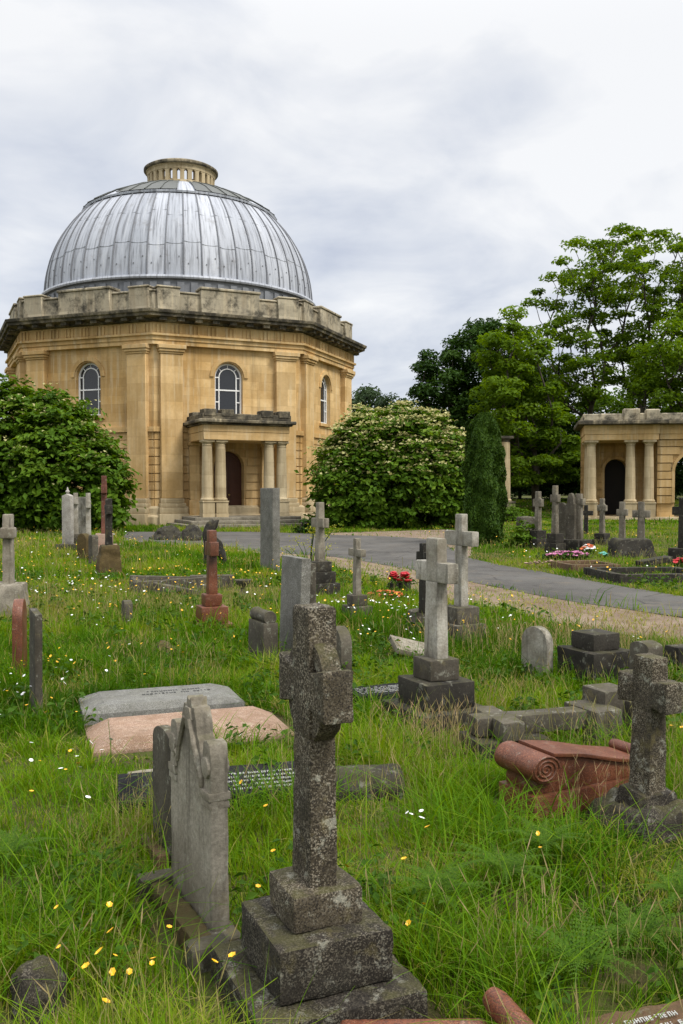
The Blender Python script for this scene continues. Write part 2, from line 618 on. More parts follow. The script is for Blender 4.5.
def lead_mat():
    t = NT('lead_sheet')
    tc = t.coord(rnd=False)
    sep = t.n('ShaderNodeSeparateXYZ')
    t.L(tc, sep.inputs[0])
    ang = t.math('ARCTAN2', sep.outputs[1], sep.outputs[0])
    cell = t.math('FLOOR', t.math('MULTIPLY', ang, 52 / (2 * math.pi)))
    row = t.math('FLOOR', t.math('DIVIDE', sep.outputs[2], 40.0))
    cb = t.n('ShaderNodeCombineXYZ')
    t.L(cell, cb.inputs[0])
    t.L(row, cb.inputs[1])
    wn = t.n('ShaderNodeTexWhiteNoise', noise_dimensions='2D')
    t.L(cb.outputs[0], wn.inputs['Vector'])
    col = t.mix(wn.outputs['Value'], (0.33, 0.35, 0.39), (0.46, 0.48, 0.525))
    cv = t.n('ShaderNodeCombineXYZ')
    t.L(t.math('MULTIPLY', ang, 26.0), cv.inputs[0])
    t.L(t.math('MULTIPLY', sep.outputs[2], 0.22), cv.inputs[1])
    st = t.noise(cv.outputs[0], 2.2, 6, 0.65)
    col = t.mix(t.map(st, 0.46, 0.66, 0, 0.8), col, (0.15, 0.155, 0.17))
    col = t.mix(t.map(st, 0.30, 0.46, 0.55, 0.0), col, (0.52, 0.53, 0.54))
    bl = t.noise(tc, 1.4, 6, 0.7)
    col = t.mix(t.map(bl, 0.55, 0.72, 0, 0.5), col, (0.17, 0.16, 0.15))
    return t.pbr(col, 0.62, t.bump(bl, 0.3, 0.03), 0.0, 0.3)


M['lead'] = lead_mat()
M['lead_seam'] = plain('lead_seam', (0.17, 0.175, 0.19), 0.55, 0.1, scale=2)
M['lead_drum'] = plain('lead_drum', (0.20, 0.21, 0.225), 0.6, 0.1, var=0.6, scale=2)
M['lead_dark'] = plain('lead_dark', (0.055, 0.058, 0.065), 0.5, 0.2, scale=2)
M['cap_glazing'] = plain('cap_glazing', (0.075, 0.08, 0.07), 0.5, 0.0, scale=2)


def ground_mat():
    t = NT('meadow_ground')
    v = t.coord(rnd=False)
    a = t.noise(v, 0.35, 6, 0.65)
    b = t.noise(v, 4.0, 6, 0.75)
    col = t.mix(t.map(a, 0.35, 0.65), (0.035, 0.055, 0.008), (0.065, 0.092, 0.012))
    col = t.mix(t.map(b, 0.40, 0.60, 0, 0.85), col, (0.055, 0.043, 0.022))
    s_ = t.noise(v, 38.0, 5, 0.75)
    col = t.mix(t.map(s_, 0.45, 0.7, 0, 0.6), col, (0.12, 0.095, 0.045))
    return t.pbr(col, 0.95, t.bump(b, 0.8, 0.05), spec=0.1)


def asphalt_mat():
    t = NT('asphalt')
    v = t.coord(rnd=False)
    a = t.noise(v, 0.5, 6, 0.7)
    b = t.noise(v, 90, 3, 0.7)
    col = t.mix(t.map(a, 0.3, 0.7), (0.055, 0.051, 0.046), (0.105, 0.099, 0.090))
    col = t.mix(t.map(b, 0.4, 0.7, 0, 0.5), col, (0.16, 0.157, 0.15))
    cr_ = t.vor(v, 0.55, 'Distance', 'DISTANCE_TO_EDGE')
    wob = t.noise(v, 2.5, 4, 0.7)
    ck = t.math('MULTIPLY', t.map(cr_, 0.0, 0.018, 1, 0), t.map(wob, 0.42, 0.55))
    col = t.mix(t.math('MULTIPLY', ck, 0.7), col, (0.03, 0.028, 0.025))
    c = t.noise(v, 1.6, 7, 0.7)
    col = t.mix(t.map(c, 0.52, 0.68, 0, 0.5), col, (0.15, 0.125, 0.095))
    d = t.noise(v, 0.9, 6, 0.65, 0.6)
    col = t.mix(t.map(d, 0.55, 0.6, 0, 0.35), col, (0.045, 0.043, 0.04))
    return t.pbr(col, 0.85, t.bump(b, 0.4, 0.006), spec=0.08)


def dirt_mat():
    t = NT('gravelly_soil')
    v = t.coord(rnd=False)
    a = t.noise(v, 1.1, 6, 0.7)
    b = t.noise(v, 45, 4, 0.75)
    col = t.mix(t.map(a, 0.35, 0.65), (0.13, 0.09, 0.06), (0.22, 0.165, 0.12))
    col = t.mix(t.map(b, 0.45, 0.7, 0, 0.6), col, (0.30, 0.25, 0.20))
    return t.pbr(col, 0.95, t.bump(b, 0.7, 0.015), spec=0.1)


M['ground'], M['asphalt'], M['dirt'] = ground_mat(), asphalt_mat(), dirt_mat()


# ------------------------------------------------------------------ the setting
def ground_sheet():
    ys = np.concatenate([[-600, -200, -60], np.arange(-20, 55, 5), np.arange(55, 80, 1.5), [90, 120, 200, 400, 900, 2500]])
    xs = np.concatenate([[-2500, -800, -300, -120], np.arange(-60, 61, 6), [120, 300, 800, 2500]])
    X, Y = np.meshgrid(xs, ys)
    Z = gz(X, Y)
    n, m = X.shape
    v = np.stack([X.ravel(), Y.ravel(), Z.ravel()], 1)
    idx = np.arange(n * m).reshape(n, m)
    q = np.stack([idx[:-1, :-1].ravel(), idx[:-1, 1:].ravel(), idx[1:, 1:].ravel(), idx[1:, :-1].ravel()], 1)
    o = np_mesh('ground', M['ground'], v, quads=q)
    tag(o, kind='structure')


ground_sheet()

ROAD_PX = [(790, 614), (683, 597), (600, 583), (540, 572), (500, 565.5), (469, 558), (452, 549), (440, 541.5), (415, 538), (385, 536.5), (330, 535), (300, 533.5), (250, 532), (170, 532), (125, 532),
           (122, 541), (170, 545), (237, 550), (300, 554.5), (332, 557), (360, 561), (410, 569.5), (469, 582), (520, 592), (560, 600), (683, 618), (790, 634)]
ROAD = [tuple(at(x, y, 0)[:2]) for x, y in ROAD_PX]
VERGE_PX = [(790, 634), (683, 618), (560, 600), (520, 592), (469, 582), (410, 569.5), (360, 561), (332, 557), (300, 554.5), (237, 550),
            (237, 553), (300, 560), (345, 570), (400, 588), (469, 604), (560, 624), (683, 644), (790, 662)]
VERGE = [tuple(at(x, y, 0)[:2]) for x, y in VERGE_PX]
VERGE2_PX = [(469, 558), (452, 549), (440, 541.5), (415, 538), (385, 536.5), (330, 535), (330, 533), (385, 531.5), (445, 529.5), (462, 535), (472, 548)]
VERGE2 = [tuple(at(x, y, 0)[:2]) for x, y in VERGE2_PX]


def sheet(name, poly, z, m, rough=0.05, seed=1):
    rnd = random.Random(seed)
    pts = []
    n = len(poly)
    for i in range(n):
        a, b = Vector(poly[i]), Vector(poly[(i + 1) % n])
        k = max(1, int((b - a).length / 0.4))
        for j in range(k):
            p = a.lerp(b, j / k)
            pts.append((p.x + rnd.uniform(-rough, rough), p.y + rnd.uniform(-rough, rough), z))
    bm = bmesh.new()
    vs = [bm.verts.new(p) for p in pts]
    f = bm.faces.new(vs)
    bmesh.ops.triangulate(bm, faces=[f])
    bm.normal_update()
    if sum(x.normal.z for x in bm.faces) < 0:
        bmesh.ops.reverse_faces(bm, faces=bm.faces)
    me = bpy.data.meshes.new(name)
    bm.to_mesh(me)
    bm.free()
    me.materials.append(m)
    o = bpy.data.objects.new(name, me)
    scene.collection.objects.link(o)
    tag(o, kind='structure')
    return o


sheet('soil_verge', VERGE, 0.004, M['dirt'], 0.05, 3)
sheet('soil_verge', VERGE2, 0.004, M['dirt'], 0.06, 4)
sheet('road', ROAD, 0.010, M['asphalt'], 0.03, 5)

# footprints the grass keeps out of: (cx, cy, half x, half y, rotation)
FOOT = []


def foot(cx, cy, sx, sy, rz):
    FOOT.append((cx, cy, sx / 2, sy / 2, R(rz)))


# ------------------------------------------------------------------ chapel
CH = (-9.36, 53.0, 0.0)
GRID = 24.7
chapel = empty('domed_chapel', CH, GRID, 'octagonal ochre stone chapel with grey leaded dome and columned porch', 'chapel')
RC = 9.78
AP = RC * math.cos(R(22.5))
C8 = 1 / math.cos(R(22.5))


def face_m(k):
    return Matrix.Rotation(R(45 * k), 4, 'Z')


def arch_pts(uc, hw, spring, n=12):
    return [(uc - hw * math.cos(math.pi * i / n), spring + hw * math.sin(math.pi * i / n)) for i in range(n + 1)]


def panel_arch(mb, u0, u1, z0, z1, uc, hw, sill, spring, y, depth, Mx):
    """wall panel in the plane y with one round-headed opening and its reveal going to y + depth"""
    pts = arch_pts(uc, hw, spring)
    vs, fs = [], []

    def V(u, z, yy=y):
        vs.append(Mx @ Vector((u, yy, z)))
        return len(vs) - 1
    fs.append((V(u0, z0), V(uc - hw, z0), V(uc - hw, z1), V(u0, z1)))
    fs.append((V(uc + hw, z0), V(u1, z0), V(u1, z1), V(uc + hw, z1)))
    if sill > z0 + 1e-4:
        fs.append((V(uc - hw, z0), V(uc + hw, z0), V(uc + hw, sill), V(uc - hw, sill)))
    for (a, b), (c, d) in zip(pts[:-1], pts[1:]):
        fs.append((V(a, b), V(c, d), V(c, z1), V(a, z1)))
    loop = [(uc - hw, sill)] + pts + [(uc + hw, sill)]
    for (a, b), (c, d) in zip(loop, loop[1:] + loop[:1]):
        fs.append((V(a, b), V(c, d), V(c, d, y + depth), V(a, b, y + depth)))
    mb.add(vs, fs)


def arch_band(mb, uc, r0, r1, spring, y0, y1, Mx, n=14, legs=0.0):
    o = [(uc + r1, spring - legs)] + [(uc + r1 * math.cos(math.pi * i / n), spring + r1 * math.sin(math.pi * i / n)) for i in range(n + 1)] + [(uc - r1, spring - legs)]
    i_ = [(uc - r0, spring - legs)] + [(uc - r0 * math.cos(math.pi * i / n), spring + r0 * math.sin(math.pi * i / n)) for i in range(n + 1)] + [(uc + r0, spring - legs)]
    k = len(o)
    vs = []
    for yy in (y0, y1):
        vs += [Mx @ Vector((a, yy, b)) for a, b in o] + [Mx @ Vector((a, yy, b)) for a, b in reversed(i_)]
    fs = []
    for j in range(k - 1):
        fs.append((j, j + 1, k + j + 1, k + j))
        fs.append((2 * k + j, 3 * k + j, 3 * k + j + 1, 2 * k + j + 1))
        fs.append((j, 2 * k + j, 2 * k + j + 1, j + 1))
        fs.append((k + j, k + j + 1, 3 * k + j + 1, 3 * k + j))
    fs.append((0, k, 3 * k, 2 * k))
    fs.append((k - 1, 3 * k - 1, 4 * k - 1, 2 * k - 1))
    mb.add(vs, fs)


def build_chapel():
    side = 2 * RC * math.sin(R(22.5))
    hs = side / 2
    Y0 = -AP
    ZS, ZE = 4.72, 8.66
    WH, WSILL, WSPR = 0.72, 5.35, 7.28
    wall = MB()
    rust = MB()
    for k in range(8):
        Mx = face_m(k)
        panel_arch(wall, -hs, hs, ZS, ZE, 0, WH, WSILL, WSPR, Y0, 0.38, Mx)
        arch_band(wall, 0, WH + 0.06, WH + 0.26, WSPR, Y0 - 0.07, Y0 + 0.02, Mx, legs=0.0)
        wall.box(-WH - 0.25, WH + 0.25, Y0 - 0.12, Y0 + 0.02, WSILL - 0.16, WSILL - 0.003, Mx)
        wall.box(-hs - 0.06, hs + 0.06, Y0 - 0.16, Y0 + 0.05, ZS - 0.22, ZS + 0.02, Mx)      # string course
        if k == 0:
            panel_arch(rust, -hs, hs, 0, ZS, 0.0, 0.78, 0.45, 2.85, Y0, 0.55, Mx)
        else:
            rust.add([Mx @ Vector(p) for p in ((-hs, Y0, 0), (hs, Y0, 0), (hs, Y0, ZS), (-hs, Y0, ZS))], [(0, 1, 2, 3)])
        z = 0.9
        while z < ZS - 0.3:
            z1 = min(z + 0.36, ZS - 0.24)
            if k == 0 and z1 < 3.9:
                w = 0.86
                if z > 2.8:
                    w = max(0.25, math.sqrt(max(0.02, 0.95 ** 2 - (z - 2.85) ** 2)))
                rust.box(-hs, -w, Y0 - 0.07, Y0 + 0.03, z, z1, Mx)
                rust.box(w, hs, Y0 - 0.07, Y0 + 0.03, z, z1, Mx)
            else:
                rust.box(-hs, hs, Y0 - 0.07, Y0 + 0.03, z, z1, Mx)
            z += 0.405
    wall.build('wall', M['bath'], chapel)
    rust.build('rusticated_wall', M['bath'], chapel)
    pl = MB()
    pl.lathe([(RC + 0.55, -0.5), (RC + 0.55, 0.42), (RC + 0.42, 0.5), (RC + 0.30, 0.5), (RC + 0.30, 0.82), (RC + 0.12, 0.93)], 8, off=R(22.5))
    pl.build('plinth', M['bath_pale'], chapel, bevel=0.03)
    for k in range(8):
        Mx = face_m(k)
        for s in (-1, 1):
            u = s * (hs - 0.80)
            p = MB()
            y = Y0 - 0.30
            p.box(u - 0.53, u + 0.53, y, Y0 + 0.05, 1.30, 8.22, Mx)
            q_ = MB()
            q_.box(u - 0.72, u + 0.72, y - 0.42, Y0 + 0.05, -0.4, 0.56, Mx)
            q_.box(u - 0.68, u + 0.68, y - 0.30, Y0 + 0.05, 0.563, 0.86, Mx)
            q_.box(u - 0.63, u + 0.63, y - 0.20, Y0 + 0.05, 0.863, 1.06, Mx)
            q_.box(u - 0.57, u + 0.57, y - 0.10, Y0 + 0.05, 1.063, 1.297, Mx)
            p.box(u - 0.57, u + 0.57, y - 0.05, Y0 + 0.05, 8.223, 8.32, Mx)
            p.box(u - 0.62, u + 0.62, y - 0.12, Y0 + 0.05, 8.323, 8.45, Mx)
            p.box(u - 0.68, u + 0.68, y - 0.19, Y0 + 0.05, 8.453, 8.655, Mx)
            pil = p.build('pilaster', M['bath_plain'], chapel, bevel=0.02, seg=1)
            q_.build('pilaster_base', M['bath_pale'], pil, bevel=0.04, seg=2)
    en = MB()
    E = RC + 0.34
    en.lathe([(E - 0.06, 8.66), (E - 0.06, 8.86), (E, 8.87), (E, 9.05), (E + 0.12, 9.07), (E + 0.12, 9.17), (E - 0.06, 9.18), (E - 0.06, 9.72)], 8, off=R(22.5))
    ae = (E - 0.06) * math.cos(R(22.5))
    for k in range(8):
        Mx = face_m(k)
        for j in range(-4, 5):
            for d in (-0.2, 0, 0.2):
                en.box(j * 0.9 + d - 0.06, j * 0.9 + d + 0.06, -ae - 0.05, -ae + 0.02, 9.2, 9.62, Mx)
    en.build('entablature', M['bath'], chapel)
    co = MB()
    co.lathe([(E - 0.02, 9.70), (E + 0.10, 9.73), (E + 0.14, 9.82), (E + 0.50, 9.89), (E + 0.62, 9.90), (E + 0.64, 10.02), (E + 0.72, 10.06), (E + 0.75, 10.16), (E + 0.75, 10.20), (RC - 0.6, 10.36)], 8, off=R(22.5))
    am = (E + 0.12) * math.cos(R(22.5))
    for k in range(8):
        Mx = face_m(k)
        for j in range(-4, 5):
            co.box(j * 0.86 - 0.17, j * 0.86 + 0.17, -am - 0.34, -am + 0.05, 9.73, 9.885, Mx)
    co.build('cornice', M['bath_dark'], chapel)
    pa = MB()
    A0 = AP + 0.12
    for k in range(8):
        Mx = face_m(k)
        h = A0 * math.tan(R(22.5))
        pa.box(-h, h, -A0, -A0 + 0.5, 10.2, 11.17, Mx)
        pa.box(-h - 0.02, h + 0.02, -A0 - 0.06, -A0 + 0.56, 11.173, 11.27, Mx)
        pa.box(-1.5, 1.5, -A0 - 0.22, -A0 + 0.6, 10.2, 11.42, Mx)
        pa.box(-1.56, 1.56, -A0 - 0.28, -A0 + 0.66, 11.423, 11.55, Mx)
        for s in (-1, 1):
            u = s * (h - 0.72)
            pa.box(u - 0.55, u + 0.55, -A0 - 0.16, -A0 + 0.58, 10.2, 11.36, Mx)
            pa.box(u - 0.59, u + 0.59, -A0 - 0.20, -A0 + 0.62, 11.363, 11.46, Mx)
    pa.build('parapet', M['parapet'], chapel, bevel=0.03, seg=1)
    # windows
    for k in range(8):
        Mx = face_m(k)
        yb = Y0 + 0.26
        fr = MB()
        arch_band(fr, 0, WH - 0.09, WH - 0.01, WSPR, yb - 0.06, yb, Mx, legs=WSPR - WSILL)
        fr.box(-WH + 0.1, WH - 0.1, yb - 0.05, yb, WSILL + 0.002, WSILL + 0.10, Mx)
        arch_band(fr, 0, WH - 0.30, WH - 0.25, WSPR, yb - 0.04, yb, Mx, legs=WSPR - WSILL - 0.1)
        for z in (WSILL + 0.72, WSPR - 0.62, WSPR):
            if z == WSPR - 0.62:
                fr.box(-WH + 0.065, WH - 0.065, yb - 0.047, yb - 0.006, z - 0.032, z + 0.032, Mx)
            else:
                for s in (-1, 1):
                    fr.box(*sorted((s * (WH - 0.065), s * (WH - 0.275))), yb - 0.047, yb - 0.006, z - 0.026, z + 0.026, Mx)
        for a in (45, 90, 135):
            ca, sa = math.cos(R(a)), math.sin(R(a))
            fr.tube([Mx @ Vector((ca * (WH - 0.29), yb - 0.02, WSPR + sa * (WH - 0.29))), Mx @ Vector((ca * (WH - 0.07), yb - 0.02, WSPR + sa * (WH - 0.07)))], 0.022, 5)
        w = fr.build('window', M['white_paint'], chapel)
        g = MB()
        o = [(-WH + 0.005, WSILL + 0.004)] + arch_pts(0, WH - 0.005, WSPR) + [(WH - 0.005, WSILL + 0.004)]
        g.prism(o, yb + 0.004, yb + 0.02, Mx)
        g.build('pane', M['glass'], w)
    # dome
    dr = MB()
    dr.lathe([(7.70, 10.2), (7.70, 12.24), (7.80, 12.26), (7.80, 12.32)], 72)
    for i in range(72):
        a = 2 * math.pi * i / 72
        dr.box(7.66, 7.78, -0.17, 0.17, 10.9, 12.12, Matrix.Rotation(a, 4, 'Z'))
    dr.build('drum', M['lead_drum'], chapel)
    BR, BH, BZ = 7.62, 6.92, 12.5
    prof = [(7.86, 12.28), (7.90, 12.36), (7.86, 12.46), (7.70, 12.50)]

    def dr_(z):
        return BR * math.sqrt(max(0, 1 - ((z - BZ) / BH) ** 2))
    zs = [12.52 + (17.26 - 12.52) * i / 26 for i in range(27)]
    prof += [(dr_(z), z) for z in zs]
    dm = MB()
    sm = MB()
    dm.lathe(prof, 104, cap=False)
    for i in range(52):
        a = 2 * math.pi * (i + 0.0) / 52
        pts = [((dr_(z) + 0.035) * math.cos(a), (dr_(z) + 0.035) * math.sin(a), z) for z in zs[::2]]
        sm.tube(pts, 0.034, 5)
        # lapped sheets: each bay's upper sheet ends in a lip at its own height
        zl = 15.9 + 0.10 * math.sin(i * 2.4) + (0.12 if i % 2 else 0)
        a1 = 2 * math.pi * (i + 1) / 52
        for zz in (zl, 14.2 + 0.10 * math.cos(i * 1.7)):
            dm.tube([((dr_(zz) + 0.02) * math.cos(b), (dr_(zz) + 0.02) * math.sin(b), zz - 0.07 * math.sin(math.pi * (b - a) / (a1 - a))) for b in (a, a + (a1 - a) * 0.33, a + (a1 - a) * 0.67, a1)], 0.016, 4)
        # two rows of fixing bosses low on each sheet
        if i % 1 == 0:
            am_ = (a + a1) / 2
            for q, zz in ((-0.03, 13.1), (0.03, 13.45)):
                r_ = dr_(zz) + 0.02
                sm.cbox(0.02, 0.05, -0.03, 0.03, M=Matrix.Translation((r_ * math.cos(am_ + q), r_ * math.sin(am_ + q), zz)) @ Matrix.Rotation(am_, 4, 'Z'))
    dome = dm.build('dome', M['lead'], chapel)
    sm.build('standing_seams', M['lead_seam'], dome)
    cp = MB()
    cp.lathe([(5.30, 17.16), (5.32, 17.36), (5.58, 17.30), (5.60, 17.40), (4.7, 17.95), (3.4, 18.56), (1.9, 19.10)], 64, cap=False)
    cap = cp.build('dome_cap', M['lead'], chapel)
    dk = MB()
    dk.lathe([(5.42, 17.05), (5.46, 17.12), (5.44, 17.30), (5.31, 17.31)], 64, cap=False)
    dk.build('vent_slot', M['lead_dark'], cap)
    for i in range(8):
        a0, a1 = R(45 * i + 5 - 12), R(45 * i + 40 - 12)
        sk = MB()
        pr = [(5.59, 17.455), (4.7, 17.995), (3.4, 18.605), (2.3, 18.99)]
        n = 8
        vs, fs = [], []
        for j in range(n + 1):
            a = a0 + (a1 - a0) * j / n
            for r_, z_ in pr:
                vs.append((r_ * math.cos(a), r_ * math.sin(a), z_))
        for j in range(n):
            for q in range(3):
                fs.append((j * 4 + q, (j + 1) * 4 + q, (j + 1) * 4 + q + 1, j * 4 + q + 1))
        sk.add(vs, fs)
        for j in range(0, n + 1, 2):
            a = a0 + (a1 - a0) * j / n
            sk.tube([((r_ + 0.01) * math.cos(a), (r_ + 0.01) * math.sin(a), z_ + 0.02) for r_, z_ in pr], 0.03, 4)
        sk.build('skylight', M['cap_glazing'], cap)
    la = MB()
    la.ring([(2.02, 18.8), (2.02, 19.16), (1.94, 19.20), (1.66, 19.20), (1.66, 18.8)], 56)
    for i in range(28):
        la.cbox(0.26, 0.23, 19.19, 19.84, 1.80, 0, Matrix.Rotation(2 * math.pi * i / 28, 4, 'Z'))
        for s in (-1, 1):
            la.cbox(0.24, 0.06, 19.75, 19.86, 1.80, s * 0.138, Matrix.Rotation(2 * math.pi * i / 28, 4, 'Z'))
    la.ring([(1.95, 19.82), (1.95, 20.02), (2.02, 20.06), (2.02, 20.10), (1.62, 20.10), (1.62, 19.82)], 56)
    lan = la.build('lantern', M['bath_pale'], chapel)
    lc = MB()
    lc.ring([(2.10, 20.103), (2.14, 20.15), (2.14, 20.25), (2.0, 20.34), (1.6, 20.38), (1.6, 20.103)], 56)
    lc.build('lantern_cap', M['bath_dark'], lan)
    # door
    d = MB()
    yb = Y0 + 0.42
    o = [(-0.775, 0.45)] + arch_pts(0, 0.775, 2.85) + [(0.775, 0.45)]
    d.prism(o, yb, yb + 0.1)
    for cx in (-0.38, 0.38):
        for z0, z1 in ((0.65, 1.25), (1.4, 2.1), (2.25, 2.8)):
            d.box(cx - 0.26, cx + 0.26, yb - 0.035, yb + 0.01, z0, z1)
            d.box(cx - 0.17, cx + 0.17, yb - 0.055, yb - 0.03, z0 + 0.09, z1 - 0.09)
    arch_band(d, 0, 0.62, 0.70, 2.85, yb - 0.04, yb + 0.01, Matrix.Identity(4))
    d.box(-0.03, 0.03, yb - 0.05, yb + 0.01, 0.46, 3.45)
    door = d.build('door', M['door'], chapel, bevel=0.006, seg=1)
    kn = MB()
    kn.lathe([(0.02, 0), (0.05, 0.02), (0.055, 0.05), (0.02, 0.08)], 10, Matrix.Translation((0.10, yb - 0.055, 1.45)) @ Matrix.Rotation(R(90), 4, 'X'))
    kn.build('handle', M['brass'], door)
    # porch
    PV = 2.45
    ent = MB()
    PW = 2.12
    ent.box(-PW + 0.02, PW - 0.02, Y0 - PV - 0.35, Y0 - 0.075, 4.02, 4.40)
    ent.box(-PW, PW, Y0 - PV - 0.37, Y0 - 0.075, 4.403, 4.72)
    ent.build('porch_entablature', M['bath_plain'], chapel, bevel=0.015, seg=1)
    pc = MB()
    pc.box(-PW - 0.12, PW + 0.12, Y0 - PV - 0.50, Y0 - 0.08, 4.723, 4.80)
    pc.box(-PW - 0.26, PW + 0.26, Y0 - PV - 0.64, Y0 - 0.08, 4.803, 4.96)
    pc.box(-PW - 0.05, PW + 0.05, Y0 - PV - 0.45, Y0 - 0.08, 4.963, 5.24)
    for s in (-1, 1):
        pc.box(s * (PW - 0.30) - 0.30, s * (PW - 0.30) + 0.30, Y0 - PV - 0.48, Y0 - PV + 0.24, 5.1, 5.44)
        pc.box(s * (PW - 1.15) - 0.30, s * (PW - 1.15) + 0.30, Y0 - PV - 0.48, Y0 - PV + 0.24, 5.1, 5.44)
        pc.box(s * (PW - 0.30) - 0.30, s * (PW - 0.30) + 0.30, Y0 - 1.0, Y0 - 0.28, 5.1, 5.42)
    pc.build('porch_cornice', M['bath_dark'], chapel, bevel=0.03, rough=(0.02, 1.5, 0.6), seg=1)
    for u in (-1.84, -1.20, 1.20, 1.84):
        c = MB()
        T = Matrix.Translation((u, Y0 - PV, 0))
        c.cbox(0.60, 0.60, 0.40, 0.62, M=T)
        c.cbox(0.58, 0.58, 0.623, 1.12, M=T)
        c.cbox(0.64, 0.64, 1.123, 1.20, M=T)
        c.lathe([(0.31, 1.2), (0.33, 1.25), (0.31, 1.31), (0.265, 1.34), (0.262, 1.6), (0.255, 2.4), (0.225, 3.72), (0.225, 3.75), (0.25, 3.77), (0.225, 3.80), (0.225, 3.84), (0.30, 3.92)], 24, T)
        c.cbox(0.58, 0.58, 3.923, 4.017, M=T)
        c.build('column', M['bath_pale'] if abs(u) < 9 else None, chapel, bevel=0.012, seg=1)
        if abs(u) > 1.5:
            a = MB()
            a.box(u - 0.30, u + 0.30, Y0 - 0.42, Y0 - 0.075, 0.4, 1.2)
            a.box(u - 0.24, u + 0.24, Y0 - 0.36, Y0 - 0.075, 1.203, 3.85)
            a.box(u - 0.30, u + 0.30, Y0 - 0.42, Y0 - 0.075, 3.853, 4.017)
            a.build('porch_pilaster', M['bath'], chapel, bevel=0.012, seg=1)
    for i, (z, v, w) in enumerate(((0.445, 3.1, 2.6), (0.30, 3.75, 2.95), (0.15, 4.4, 3.3))):
        s_ = MB()
        s_.box(-w, w, Y0 - v, Y0 - 0.6, z - 0.149 - (0.3 if i == 2 else 0), z)
        s_.build('step', M['step'], chapel, bevel=0.02, rough=(0.012, 2.0, 0.5))


build_chapel()


